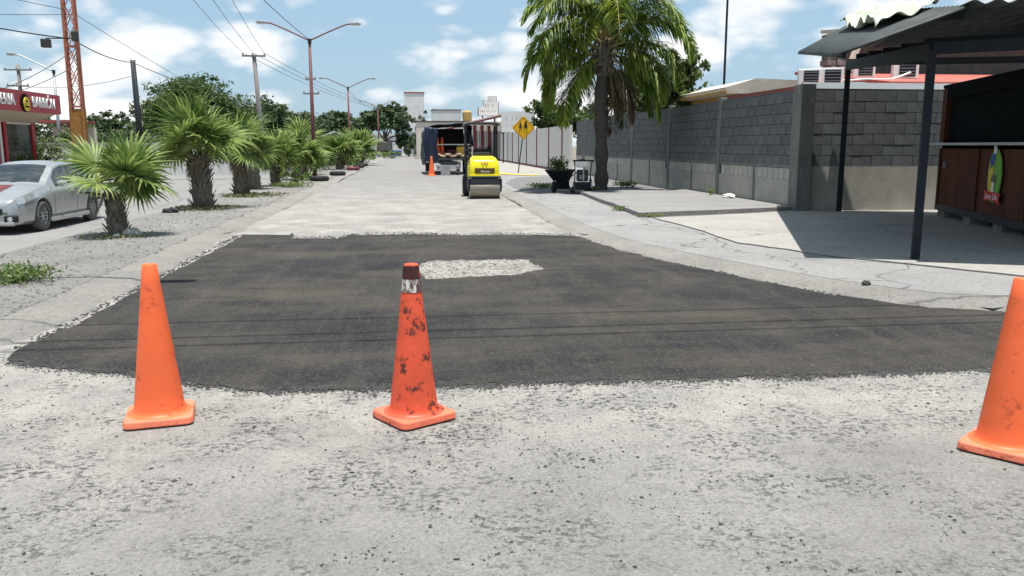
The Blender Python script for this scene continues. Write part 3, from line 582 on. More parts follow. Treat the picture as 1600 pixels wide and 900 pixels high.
j = thing('jerry_can', 'yellow plastic jerry can standing on the truck bed', 'jerry can', (2.62, 46.3, .90))
MB().box((0, 0, .30), (.42, .28, .60)).build('body', M['yellow_paint'], j, bevel=.05)
MB().tube([(-.12, 0, .59), (-.1, 0, .69), (.1, 0, .69), (.12, 0, .59)], .02).build('handle', M['yellow_paint'], j); MB().lathe([(0, .70), (.04, .70), (.04, .58)], 10, (.15, 0, 0)).build('cap', M['far_red'], j)
c_ = thing('supply_crate', 'dark red crate standing on the truck bed beside jerry can', 'crate', (2.15, 46.6, .90))
for i in range(3): MB().box((0, 0, .07 + i * .15), (.5, .4, .12)).build('slat_band', M['maroon'], c_, bevel=.01)
for s in (-1, 1): MB().box((s * .22, -.21, .22), (.05, .03, .44)).build('corner_post', M['maroon'], c_)
# ================================================================ WHEELBARROW + FLOOR SAW
wb = thing('wheelbarrow', 'dark green steel wheelbarrow loaded with cut branches beside grey machine', 'wheelbarrow', (4.78, 26.9, PZ), R(62))
b = MB(); top = [(-.55, -.36, .72), (.5, -.32, .72), (.5, .32, .72), (-.55, .36, .72)]; bt = [(-.18, -.2, .38), (.32, -.2, .38), (.32, .2, .38), (-.18, .2, .38)]
b.add(top + bt, [(0, 1, 5, 4), (1, 2, 6, 5), (2, 3, 7, 6), (3, 0, 4, 7), (4, 5, 6, 7)]); b.build('tray', M['post_blue'], wb, solid=.012)
MB().tube(top + [top[0]], .014, 6).build('rim', M['dark_metal'], wb)
for s in (-1, 1):
    MB().tube([(-.75, 0.06 * s, .2), (-.1, s * .2, .37), (.85, s * .28, .62)], .02, 7).build('handle', M['dark_metal'], wb); MB().tube([(.15, s * .2, .38), (.28, s * .24, .0)], .018, 7).build('leg', M['dark_metal'], wb)
w_ = MB().lathe([(.10, -.04), (.17, -.045), (.2, 0), (.17, .045), (.10, .04)], 20, (0, 0, 0), 'X').build('wheel', M['black'], wb, smooth=True); w_.location = (-.68, 0, .2); w_.rotation_euler = (0, 0, R(90))
MB().box((.2, 0, .26), (.12, .42, .34)).build('stand_plate', M['post_blue'], wb)
def leafmesh(name, cents, size, m, aspect=.45, up=.3):      # one quad leaf per centre (numpy)
    n = len(cents); d = rng.normal(0, 1, (n, 3)); d[:, 2] = d[:, 2] * .7 + up * .3; d /= np.linalg.norm(d, axis=1)[:, None]
    q = rng.normal(0, 1, (n, 3)); s = np.cross(d, q); s /= np.linalg.norm(s, axis=1)[:, None]
    sz = size * rng.uniform(.55, 1.3, (n, 1)); c = np.array(cents)
    V = np.stack([c - d * sz * .5, c + s * sz * aspect * .5, c + d * sz * .5, c - s * sz * aspect * .5], 1).reshape(-1, 3)
    me = bpy.data.meshes.new(name); me.vertices.add(4 * n); me.vertices.foreach_set('co', V.ravel()); me.loops.add(4 * n); me.loops.foreach_set('vertex_index', np.arange(4 * n))
    me.polygons.add(n); me.polygons.foreach_set('loop_start', np.arange(0, 4 * n, 4)); me.update(calc_edges=True); me.materials.append(m); return me
def blob(n, c, r, shell=.55):
    d = rng.normal(0, 1, (n, 3)); d /= np.linalg.norm(d, axis=1)[:, None]; rr = shell + (1 - shell) * rng.random((n, 1)); rr *= rng.uniform(.8, 1.08, (n, 1)); return np.array(c) + d * rr * np.array(r)
br = thing('cut_branches', 'green leafy cut branches piled in the dark wheelbarrow', 'branches', (4.74, 26.85, PZ + .60))
obj('leaves', leafmesh('leaves', blob(420, (-.05, 0, .28), (.42, .3, .34), .2), .11, M['leaf_light']), br)
b = MB()
for i in range(8): a = random.uniform(0, 6.3); b.tube([(0, 0, 0), (.2 * math.cos(a), .15 * math.sin(a), .25), (.38 * math.cos(a), .26 * math.sin(a), .5)], .008, 5)
b.build('twigs', M['bark'], br)
fs = thing('floor_saw', 'grey walk-behind pavement saw with black handle frame on the verge', 'floor saw', (5.25, 25.75, PZ + .02), R(-6))
for s in (-1, 1):
    MB().tube(spline([(s * .26, .35, .14), (s * .25, 0, .22), (s * .24, -.18, .62), (s * .27, -.30, 1.0)], 4), .02, 7).build('frame_tube', M['dark_metal'], fs); 
    for yy in (-.12, .42):
        w_ = MB().lathe([(0, -.03), (.085, -.03), (.095, 0), (.085, .03), (0, .03)], 16, (s * .27, yy, .095), 'X').build('wheel', M['black'], fs, smooth=True)
MB().tube([(-.27, -.30, 1.0), (-.33, -.34, 1.02), (.33, -.34, 1.02), (.27, -.30, 1.0)], .026, 7).build('handle', M['black'], fs)
MB().box((0, .10, .26), (.50, .62, .16)).build('deck', M['dark_metal'], fs, bevel=.02)
MB().box((0, -.20, .24), (.46, .05, .24)).build('rear_guard', M['post_blue'], fs, bevel=.02)
e_ = MB().box((.02, .18, .55), (.34, .40, .36)).build('engine', M['dark_metal'], fs, bevel=.04)
MB().box((.0, .12, .50), (.20, .30, .16)).build('crankcase', M['stone'], e_, bevel=.03)
MB().box((0, .06, .92), (.42, .36, .22), rx=.1).build('water_tank', M['white'], fs, bevel=.06)
MB().box((0, .06, 1.04), (.18, .14, .04)).build('tank_cap', M['black'], fs, bevel=.01)
MB().tube([(.03, -.18, .30), (.03, -.12, .82)], .022, 8).build('crank', M['galv'], fs)
MB().prism([(.36 * math.cos(R(a)), max(.0, .36 * math.sin(R(a)))) for a in range(0, 181, 15)], lambda u, v, d: (d, .38 + u, .10 + v), .28, .33).build('blade_guard', M['galv'], fs)
# ================================================================ PEDESTRIAN SIGN
sg = thing('crossing_sign', 'yellow diamond school crossing sign with two black figures on slanted post', 'sign', (5.77, 45.9, PZ), 0)
MB().tube([(0, 0, 0), (.22, 0, 1.75), (.30, 0, 2.55)], .032, 8).build('post', M['dark_metal'], sg)
pl = MB().prism([(0, -.62), (.06, -.60), (.60, -.05), (.60, .05), (.05, .60), (-.05, .60), (-.60, .05), (-.60, -.05), (-.06, -.60)], lambda u, v, d: (.28 + u, d, 2.45 + v), -.05, -.038).build('panel', M['sign_yellow'], sg)
bd = MB(); q = [(0, -.56), (.56, 0), (0, .56), (-.56, 0)]
for i in range(4): a, c2_ = q[i], q[(i + 1) % 4]; bd.bar((.28 + a[0], -.053, 2.45 + a[1]), (.28 + c2_[0], -.053, 2.45 + c2_[1]), .022, .006)
bd.build('border', M['sign_black'], pl)
def figure(ox, k):
    f = MB(); P = lambda x, z: (.28 + ox + x * k, -.055, 2.45 + z * k)
    f.lathe([(0, -.004), (.055 * k, -.004), (.055 * k, .004), (0, .004)], 12, (0, 0, 0)); f.v = [(x + .28 + ox, z - .055, y + 2.45 + .30 * k) for x, y, z in f.v]
    for a, c2_, wd in (((0, .24), (0, -.02), .13), ((-.02, 0), (-.10, -.32), .07), ((.02, 0), (.10, -.32), .07), ((-.03, .2), (-.15, .02), .05), ((.03, .2), (.15, .05), .05)): f.bar(P(*a), P(*c2_), wd * k, .007)
    f.build('figure', M['sign_black'], pl)
figure(-.17, .78); figure(.12, 1.0)
# ================================================================ BLOCK WALL (street side) + SIDE WALL
WX = 8.85; W0, W1 = 18.5, 45.0; BW, BH = .485, .245
def block_wall(root, length, base_h, rows, place, near_first=300, squares=True):
    """blocks are laid along local u (0..length); place(u, z) gives location; returns nothing"""
    bmesh_ = MB().box((0, 0, 0), (.05, BW - .012, BH - .012)).mesh('block', M['block_dark'])
    sq = MB().box((0, 0, 0), (.06, .292, .255)).mesh('square_block', M['block_pale'])
    cnt = 0; rest = MB(); z = base_h
    items = []
    for r in range(rows):
        u = -BW * .5 * (r % 2)
        while u < length:
            a = max(u, 0); e = min(u + BW, length)
            if e - a > .08: items.append(((a + e) / 2, z + BH * (r + .5), (e - a) / BW))
            u += BW
    items.sort(key=lambda q: q[0])
    for u, zz_, s in items:
        j = random.uniform(-.004, .006)
        if cnt < near_first:
            o = obj('block', bmesh_, root, (j, u, zz_), (0, 0, 0), (1, s * 1.0, 1)); cnt += 1
        else: rest.box((j, u, zz_), (.05, (BW - .012) * s, BH - .012))
    if rest.v: o = rest.build('distant_blocks', M['block_dark'], root); o['kind'] = 'stuff'
    if squares:
        u = .2; 
        while u < length - .1:
            if (u % 4.9) > .35: obj('square_block', sq, root, (0, u, base_h - .19))
            u += .318
ZB = 1.10
wl = thing('block_wall', 'long dark grey concrete block wall with pale plaster base and concrete posts', 'wall', (WX, W0, 0), 0)
MB().box((.10, (W1 - W0) / 2, (ZB + 2.86) / 2), (.16, W1 - W0, 2.86 - ZB - .02)).build('core', M['joint'], wl)
block_wall(wl, W1 - W0, ZB, 7, None)
MB().box((.06, (W1 - W0) / 2, ZB - .02), (.18, W1 - W0, .06)).build('tie_beam', M['conc_post'], wl)
MB().box((.09, (W1 - W0) / 2, ZB - .19), (.17, W1 - W0, .28)).build('course_backing', M['pale_joint'], wl)
for i in range(5):
    a = i * 4.9 + .25; e = min((i + 1) * 4.9 + .1, W1 - W0)
    MB().box((.055, (a + e) / 2, (ZB - .35 + .05) / 2 + .03), (.16, e - a - .05, ZB - .35 - .05)).build('base_panel', M['plaster'], wl, bevel=.008)
for i, u in enumerate((.0, 5.1, 9.9, 14.8, 19.6, 24.2)):
    wd = .46 if i == 0 else .26
    pm = MB(); k = 10
    rn = random.Random(i)
    pm.grid(k, 1, lambda a, v: (-.05 + rn.gauss(0, .004), u - wd / 2 + v * wd + rn.gauss(0, .008), .05 + a * (2.84 + (.05 if i == 0 else .02))))
    pm2 = MB().box((.045, u, 1.49), (.19 if i else .34, wd - .02, 2.84 + (.06 if i == 0 else .03)))
    pm2.v += []; o = pm2.build('concrete_post', M['conc_post'], wl, bevel=.015)
for u in (2.45, 7.4, 12.2, 17.2): MB().box((.04, u, .56), (.16, .14, 1.04)).build('half_post', M['conc_post'], wl, bevel=.01)
sw = thing('side_block_wall', 'shaded dark block wall with pale base behind the kiosk canopy', 'wall', (WX + .25, W0 - .02, 0), R(-90 - 3.5))
SLn = 7.5
MB().box((-.10, SLn / 2, (ZB + 2.82) / 2), (.16, SLn, 2.82 - ZB - .02)).build('core', M['joint'], sw)
block_wall(sw, SLn, ZB, 7, None, 300, False)
MB().box((-.05, SLn / 2, (ZB + .06) / 2), (.18, SLn, ZB - .07)).build('base_panel', M['plaster'], sw)
for u in (3.3, 6.5): MB().box((-.03, u, 1.45), (.2, .2, 2.75)).build('concrete_post', M['conc_post'], sw, bevel=.01)
# ================================================================ WHITE WALL WITH MAROON PILASTERS
ww = thing('white_boundary_wall', 'white rendered boundary wall divided by narrow maroon pilasters beyond the block wall', 'wall', (8.45, 45.05, 0))
ys = [0, 2.2, 6.9, 12, 17.2, 22, 26.0, 29.5, 33, 36.5, 40]
for i in range(len(ys) - 1): MB().box((.09, (ys[i] + ys[i + 1]) / 2, 1.36), (.16, ys[i + 1] - ys[i], 2.62)).build('wall_panel', M['white_wall'], ww)
for y_ in ys[1:]: MB().box((-.0, y_, 1.38), (.06, .22, 2.58)).build('pilaster', M['maroon'], ww)
MB().box((-.0, 20, .16), (.05, 40, .12)).build('plinth', M['maroon'], ww)
# signboard and gate building beyond
sb = thing('school_signboard', 'weathered white signboard with dark lettering raised above the white wall', 'signboard', (8.15, 72, 0), R(-14))
MB().box((.9, 0, 3.55), (2.9, .06, 1.75)).build('panel', M['far_white'], sb)
for sx in (-.4, 2.2): MB().box((sx, .08, 1.9), (.1, .1, 3.8)).build('post', M['dark_metal'], sb)
def scribble(root, y, rows, m, seed, rot=None):
    rn = random.Random(seed)
    for z, x0, x1, h in rows:
        x = x0
        while x < x1:
            wd = h * rn.uniform(.35, .6)
            q = MB(); q.box((x, y, z), (h * .16, .012, h)); 
            if rn.random() < .25: q.box((x + wd * .35, y, z + h * .42 * rn.choice((-1, 1, 0))), (wd * .5, .012, h * .16))
            q.v = [(a, b_, z + (c_2 - z) * rn.uniform(.4, 1)) for a, b_, c_2 in q.v]
            q.build('worn_letter', m, root); x += wd + h * rn.choice((.35, .35, .8))
scribble(sb, -.04, [(3.9, -.1, 1.9, .42), (3.3, 0, 1.9, .26)], M['print_grey'], 3)
gh = thing('gate_house', 'maroon and white gated entrance with slanted canopy beyond the boundary wall', 'building', (6.9, 82, 0))
for i in range(6): MB().box((-.8 + i * .75, .5 + i * .6, 1.75), (.30, .30, 3.5)).build('column', M['maroon'], gh)
for i in range(5): MB().box((-.43 + i * .75, .9 + i * .6, 1.5), (.44, .08, 3.0)).build('gate_leaf', M['white_wall'], gh)
for i in range(5):
    for k in (-1, 1): MB().box((-.43 + i * .75 + k * .13, .84 + i * .6, 1.5), (.05, .05, 2.9)).build('gate_bar', M['maroon'], gh)
MB().prism([(-3.6, 3.1), (2.4, 4.55), (2.4, 4.75), (-3.6, 3.3)], lambda u, v, d: (u, d, v), -.6, 5).build('canopy', M['roof_white'], gh)
MB().prism([(-3.62, 3.0), (2.42, 4.45), (2.42, 4.62), (-3.62, 3.17)], lambda u, v, d: (u, d, v), -.72, -.62).build('canopy_fascia', M['maroon'], gh)
MB().box((1.5, 9, 2.0), (4, 7, 4)).build('wall', M['far_cream'], gh)
st = thing('stepped_sign', 'stepped maroon-edged white sign panel rising above the entrance canopy', 'sign', (7.6, 84, 4.2), R(4))
pol = [(-1.0, .3), (.95, .3), (.95, 1.6), (.75, 1.6), (.75, 2.15), (-.05, 2.15), (-.05, 1.75), (-.5, 1.75), (-.5, 1.25), (-1.0, 1.05)]
MB().prism([(u * 1.08, v * 1.03 - .04) for u, v in pol], lambda u, v, d: (u, d, v), .02, .12).build('edge', M['maroon'], st)
MB().prism(pol, lambda u, v, d: (u, d, v), -.06, .01).build('panel', M['far_white'], st)
scribble(st, -.07, [(1.75, .05, .6, .22), (1.25, -.35, .7, .34), (.72, -.8, .7, .22)], M['far_red'], 8)
for sx in (-.6, .6): MB().box((sx, .1, -.2), (.12, .12, 1.2)).build('leg', M['maroon'], st)
bk = thing('low_flat_house', 'low pale flat-roofed house with roof tank behind the truck', 'building', (1.5, 98, 0))
MB().box((2.2, 3, 2.1), (6.4, 6, 4.2)).build('wall', M['far_cream'], bk); MB().box((2.2, 3, 4.3), (6.6, 6.2, .12)).build('roof', M['dark_wall'], bk); MB().box((2.6, 4, 5.0), (3.4, 3, 1.3)).build('upper_room', M['far_white'], bk)
MB().box((2.6, 4, 5.7), (3.5, 3.1, .1)).build('upper_roof', M['maroon'], bk); MB().lathe([(0, 0), (.55, 0), (.55, 1.0), (.3, 1.2), (0, 1.2)], 14, (5.0, 2, 4.4)).build('water_tank', M['ochre_wall'], bk)
for i in range(3): MB().box((.2 + i * 2, -.02, 2.4), (.9, .06, 1.1)).build('window', M['window'], bk)
# ================================================================ KIOSK WITH CORRUGATED ROOF
KA = R(-21.9)      # kiosk turned in plan: its side runs along (0.373, 0.928)
kv = Vector((.373, .928, 0)); kh = Vector((.928, -.373, 0))
FL, BL = Vector((5.33, 10.26, 2.70)), Vector((8.61, 18.35, 3.62)); RF = FL + kh * 1.46 + Vector((0, 0, .52)); RB = BL + kh * 1.46 + Vector((0, 0, .80))
cn_ = thing('canopy_roof', 'low dark corrugated metal canopy on slim blue posts over the forecourt', 'canopy', (6.62, 10.28, PZ), 0)
def loc(p): return Vector(p) - cn_.location
def corr(a, b, c, d, nu, nv, amp, along, waves):     # corrugated bilinear patch a-b (u), a-d (v)
    def f(u, v):
        p = a.lerp(b, u).lerp(d.lerp(c, u), v); ph = (u if along == 'u' else v) * waves * 2 * math.pi
        return loc(p + Vector((0, 0, amp * math.sin(ph))))
    return MB().grid(nu, nv, f)
corr(FL, BL, RB, RF, 300, 3, .030, 'u', 34).build('left_sheet', M['metal_sheet'], cn_, smooth=True, solid=.006)
FR = RF + kh * 7.5 + Vector((0, 0, .0)); BR = RB + kh * 7.5 + Vector((0, 0, -.75)); RB2 = RB + Vector((0, 0, -.72))
corr(RF + Vector((-.05, 0, .03)) - kv * .15, FR + Vector((0, 0, .03)) - kv * .15, BR, RB2, 260, 3, .026, 'u', 30).build('right_sheet', M['metal_sheet'], cn_, smooth=True, solid=.006)
# translucent panels lie between the metal ones
corr(RF + kh * 1.4 + kv * .6 + Vector((0, 0, -.02)), RF + kh * 2.3 + kv * .6 + Vector((0, 0, -.02)), RF + kh * 2.3 + kv * 4, RF + kh * 1.4 + kv * 4, 40, 2, .02, 'u', 4).build('skylight_sheet', M['metal_sheet_green'], cn_, smooth=True)
A = Vector((9.69, 18.1, PZ)); B = Vector((6.62, 10.28, PZ))
for nme, p, z in (('A', A, 3.40), ('B', B, 2.78)): MB().box(loc((p.x, p.y, (z + PZ) / 2)), (.10 if nme == 'B' else .11, .10, z - PZ), KA).build('post', M['post_blue'], cn_, bevel=.006)
for p, z in ((B + kh * 5.4, 2.85), (A + kh * 5.0, 3.3)): MB().box(loc((p.x, p.y, (z + PZ) / 2)), (.1, .1, z - PZ), KA).build('post', M['post_blue'], cn_, bevel=.006)
MB().bar(loc((A.x, A.y, 3.34)), loc((B.x, B.y, 2.76)), .10, .20).build('side_beam', M['post_blue'], cn_)
q = B + kh * 6; MB().bar(loc((B.x, B.y, 2.80)), loc((q.x, q.y, 2.95)), .10, .14).build('front_beam', M['post_blue'], cn_)
q = A + kh * 6; MB().bar(loc((A.x, A.y, 3.40)), loc((q.x, q.y, 3.35)), .10, .14).build('back_beam', M['post_blue'], cn_)
for i in range(5):
    a = B.lerp(A, (i + .3) / 5); z = 2.78 + .60 * (i + .3) / 5
    a2 = a + kh * 6.5; MB().bar(loc((a.x, a.y, z + .12)), loc((a2.x, a2.y, z + .30)), .06, .09).build('rafter', M['post_blue'], cn_)
MB().bar(loc(FL + kv * .1 + kh * .1 + Vector((0, 0, -.0))), loc(BL - kv * .1 + kh * .1 + Vector((0, 0, -.0))), .05, .07).build('eave_purlin', M['post_blue'], cn_)
MB().bar(loc(RF + Vector((0, 0, -.10))), loc(RB + Vector((0, 0, -.12))), .06, .09).build('ridge_purlin', M['post_blue'], cn_)
# crumpled tarp thrown over the ridge
def tf(u, v):
    p = RF.lerp(RB, .22 + .6 * u) ; ww_ = -.78 + v * .84
    off = kh * ww_; zz_ = .05 + .11 * abs(math.sin(u * 13 + v * 5)) * (1 - v * .6) + .03 * math.sin(v * 21 + u * 7) + .03 * math.sin(u * 41 + v * 9)
    slope = .356 * min(ww_, 0)
    return loc(p + off + Vector((0, 0, slope + zz_ + .05 * math.sin(u * 9))) + kv * .12 * math.sin(v * 8))
tp = MB().grid(60, 26, tf).build('crumpled_tarp', M['tarp_green'], None, smooth=True, solid=.01); tp.location = cn_.location
tag(tp, 'crumpled pale green tarpaulin thrown over the ridge of the metal canopy', 'tarpaulin')
# kiosk body
K1, K2 = Vector((11.16, 16.77, PZ)), Vector((9.55, 11.5, PZ)); kd = (K2 - K1).normalized(); kn = Vector((kd.y, -kd.x, 0)); kn = kn if kn.x < 0 else -kn
KL = (K2 - K1).length + 2.0
ks = thing('drinks_kiosk', 'dark red wooden kiosk with white counter ledge and oval emblem under canopy', 'kiosk', tuple(K1), math.atan2(kd.y, kd.x))
# local x runs along the front towards the street, local -y / +y decided by kn
sgn = 1 if Vector((-kd.y, kd.x, 0)).dot(kn) > 0 else -1
def kb(x, y, z, d, name, m, par=ks, bevel=0): return MB().box((x, y * sgn, z), d).build(name, m, par, bevel=bevel)
pw = .62
for i in range(int(KL / pw)): kb(pw * (i + .5), -.02, .86, (pw - .015, .05, 1.16), 'wood_panel', M['red_wood'])
for i in range(4): kb(.15 + i * 2.2, .022, .86, (.09, .035, 1.16), 'upright', M['red_wood'])
kb(KL / 2, -.05, .21, (KL, .12, .13), 'bottom_rail', M['dark_metal'])
kb(KL / 2, .08, 1.53, (KL, .34, .05), 'counter_ledge', M['galv_dull'], bevel=.008)
kb(.12, -.03, 2.12, (.26, .10, 1.10), 'corner_post', M['red_wood'])
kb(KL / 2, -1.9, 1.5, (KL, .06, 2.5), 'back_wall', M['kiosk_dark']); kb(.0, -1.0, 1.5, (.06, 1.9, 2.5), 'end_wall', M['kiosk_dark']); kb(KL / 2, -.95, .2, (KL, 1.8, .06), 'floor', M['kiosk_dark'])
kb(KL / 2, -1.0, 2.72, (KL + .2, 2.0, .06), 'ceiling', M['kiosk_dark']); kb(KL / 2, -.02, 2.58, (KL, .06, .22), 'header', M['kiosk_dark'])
kb(KL / 2, -.09, 2.02, (KL - .4, .02, .94), 'opening_shade_sheet', M['kiosk_dark'])  # near-black sheet in the counter opening stands in for the interior's deep shade
for i in range(4): kb(.3 + i * 1.55, -.2, .08, (.42, .34, .16), 'support_block', M['conc_post'], bevel=.01)
kb(.55, .05, 1.1, (.03, .04, .12), 'latch', M['galv'])
# oval emblem on the counter front
xe = 3.30
em = MB().lathe([(0, 0), (1, 0), (1, .02), (0, .02)], 40); em.v = [(xe + x * .30, (.042 + z) * sgn, .98 + y * .47) for x, y, z in em.v]
em = em.build('emblem_oval', mat('emblem_green', (.16, .36, .05), .6, .2, 5, 0), ks)
def ep(poly, m, name, y=.064):
    poly = [(u * 1.5, v) for u, v in poly]; MB().prism(poly, lambda u, v, d: (xe - u * (1 if sgn > 0 else -1) * (-1 if sgn < 0 else 1) * 1.0, d * sgn, .98 + v), y, y + .006).build(name, m, em)
ep([(.03, -.42), (.12, -.34), (.165, -.15), (.17, .1), (.12, .28), (.05, .2), (.03, 0)], M['logo_yellow'], 'yellow_field')
ep([(-.02, .44), (.08, .38), (.14, .27), (.12, .1), (.04, .18), (.0, .3)], M['far_blue'], 'blue_field', .066)
ep([(-.06, .0), (.05, .02), (.07, -.10), (-.05, -.12)], M['boot'], 'brown_shape', .071)
ep([(-.04, -.12), (.03, -.12), (.04, -.38), (-.04, -.38)], M['white'], 'white_shape', .072)
ep([(-.03, .36), (.04, .40), (.05, .52), (-.02, .52), (-.05, .44)], M['white'], 'white_tip', .073)
ep([(-.27, -.30), (.24, -.27), (.21, -.37), (.25, -.46), (-.02, -.43), (-.26, -.49), (-.22, -.39)], mat('banner_red', (.55, .03, .04), .5, .1, 5, 0), 'banner', .078)
o = obj('lettering', text_mesh('Lima Lila', .14, M['letter'], .002, xs=1.1), em, (xe, .088 * sgn, .98 - .37), (R(90), 0, 0 if sgn < 0 else R(180)))
# ================================================================ HOUSES BEHIND THE WALL
h1 = thing('long_roof_house', 'low ochre house with weathered pale roof showing over the block wall', 'house', (12.2, 33, 0))
MB().box((3.2, 4.5, 1.8), (5.6, 11, 3.5)).build('wall', M['ochre_wall'], h1); MB().prism([(-.2, 3.55), (6.5, 3.55), (6.5, 3.95), (1.0, 4.12), (-.2, 3.78)], lambda u, v, d: (u, d, v), -1.4, 10.6).build('roof', M['roof_white'], h1)
MB().box((-.22, 4.5, 3.60), (.06, 12.1, .10)).build('fascia', M['ochre_wall'], h1); MB().box((.37, 2, 2.6), (.05, 1.2, 1.1)).build('window', M['window'], h1)
h2 = thing('red_roof_house', 'house with flat red roof and white parapet behind the canopy', 'house', (11.7, 22.5, 0))
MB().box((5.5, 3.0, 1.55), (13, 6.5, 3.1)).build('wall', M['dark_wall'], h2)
MB().box((5.5, -.28, 3.19), (13.2, .12, .16)).build('parapet', M['far_white'], h2); MB().box((5.5, 3.0, 3.17), (12.8, 6.4, .12)).build('roof', M['roof_red'], h2)
MB().prism([(0, 3.24), (6, 4.0), (6, 4.1), (0, 3.34)], lambda u, v, d: (d, u, v), 1.6, 12).build('red_slope', M['roof_red'], h2)
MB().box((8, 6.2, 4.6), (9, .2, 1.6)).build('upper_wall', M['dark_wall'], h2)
MB().prism([(5.0, 5.35), (7.5, 5.6), (7.5, 5.72), (5.0, 5.47)], lambda u, v, d: (d, u, v), 3.2, 13).build('upper_roof', M['roof_white'], h2)
chm = thing('stone_chimney', 'rough stacked stone chimney on the red roof', 'chimney', (13.6, 26.4, 3.7))
for r_ in range(7):
    for s in (-1, 1): MB().box((s * .17 + .03 * (r_ % 2), 0, .1 + r_ * .2), (.32, .45, .185), random.uniform(-.1, .1)).build('stone', M['brick'], chm, bevel=.02)
MB().prism([(0, 0), (.5, 1.35), (.9, 1.4), (.9, 1.5), (.4, 1.5), (-.15, 0)], lambda u, v, d: (.45 + u, d, v), -.2, .0).build('brace', M['far_cream'], chm)
def acu(x, y, z, s, label):
    a = thing('air_conditioner', label, 'air conditioner', (x, y, z), R(-20), 'rooftop cooling units')
    MB().box((0, 0, .3 * s), (.85 * s, .42 * s, .6 * s)).build('case', M['white'], a, bevel=.02); MB().box((.05 * s, -.215 * s, .3 * s), (.55 * s, .02, .46 * s)).build('fan_grille', M['car_trim'], a)
    for k in (-1, 1): MB().box((k * .3 * s, 0, -.03), (.06, .4 * s, .06)).build('foot', M['galv'], a)
    for i in range(4): MB().box((.05 * s, -.23 * s, (.14 + .11 * i) * s), (.55 * s, .012, .012)).build('grille_bar', M['galv'], a)
acu(11.75, 22.9, 3.25, .78, 'white rooftop air conditioner with dark grille at the parapet corner')
acu(11.12, 22.9, 3.25, .72, 'white rooftop air conditioner turned sideways beside the dark-grilled unit')
acu(14.0, 25.2, 3.66, .75, 'small rooftop cooling unit at the foot of the stone chimney')
acu(15.0, 24.6, 3.58, .85, 'rooftop cooling unit alone on the red slope with white hose')
tag(MB().tube(spline([(11.9, 23.1, 3.5), (12.4, 23.3, 3.42), (13.2, 23.6, 3.48), (14.2, 24.0, 3.52), (15.0, 24.3, 3.75)], 6), .035, 7).build('drain_hose', M['white'], smooth=True), 'white drain hose snaking over the red roof between the cooling units', 'hose')
ms = thing('thin_mast', 'tall thin dark blue mast rising behind the pale roofed house', 'mast', (15.1, 40, 0))
MB().tube([(0, 0, 0), (0, 0, 6), (0, 0, 13)], [.07, .06, .045], 8).build('tube', M['post_blue'], ms); MB().lathe([(0, 0), (.2, 0), (.2, .05), (0, .05)], 12).build('foot_plate', M['dark_metal'], ms)
# ================================================================ PALMS
def fan_frond(seed, size):      # petiole along +x rising; blade of pleated segments
    rn = random.Random(seed); m = MB(); n = 34; pet = .55 * size
    m.tube([(0, 0, 0), (pet * .5, 0, .03 * size), (pet, 0, 0)], [.016 * size, .012 * size, .009 * size], 5)
    m2 = MB(); hub = Vector((pet, 0, 0))
    for i in range(n):
        a = R(-152 + 304 * i / (n - 1)) + rn.gauss(0, .015); ln = size * (.86 - .16 * abs(a) / 2.6) * rn.uniform(.84, 1.08)
        d = Vector((math.cos(a), math.sin(a), 0)); s = Vector((-d.y, d.x, 0)); wdt = .040 * size; up = Vector((0, 0, 1))
        droop = rn.uniform(.10, .34) * size; cup = .16 * size * (1 - math.cos(a)) * .5
        pts_ = []
        for t_, wq in ((.02, .3), (.30, .95), (.55, .85), (.8, .42), (1.0, .03)):
            p = hub + d * ln * t_ + up * (cup * t_ - droop * max(0, t_ - .55) ** 2 * 4); pts_.append((p, wq * wdt))
        vs = []
        for p, wq in pts_: vs += [p - s * wq - up * wq * .25, p + up * wq * .45, p + s * wq - up * wq * .25]
        m2.add(vs, [(k * 3 + j, k * 3 + j + 1, (k + 1) * 3 + j + 1, (k + 1) * 3 + j) for k in range(4) for j in (0, 1)])
    return m.mesh('petiole', M['petiole'], True), m2.mesh('blade', M['fan'], False, fix=False)
FANS = [fan_frond(i + 11, 1.0) for i in range(6)]
DRY = []
for pe_, bl_ in FANS[:2]: q_ = bl_.copy(); q_.materials.clear(); q_.materials.append(M['feather_dry']); DRY.append((pe_, q_))
boot = MB().prism([(-.05, 0), (.05, 0), (.03, .15), (.012, .24), (-.02, .2)], lambda u, v, d: (d + v * .55, u, v), -.012, .012).mesh('leaf_base', M['boot'])
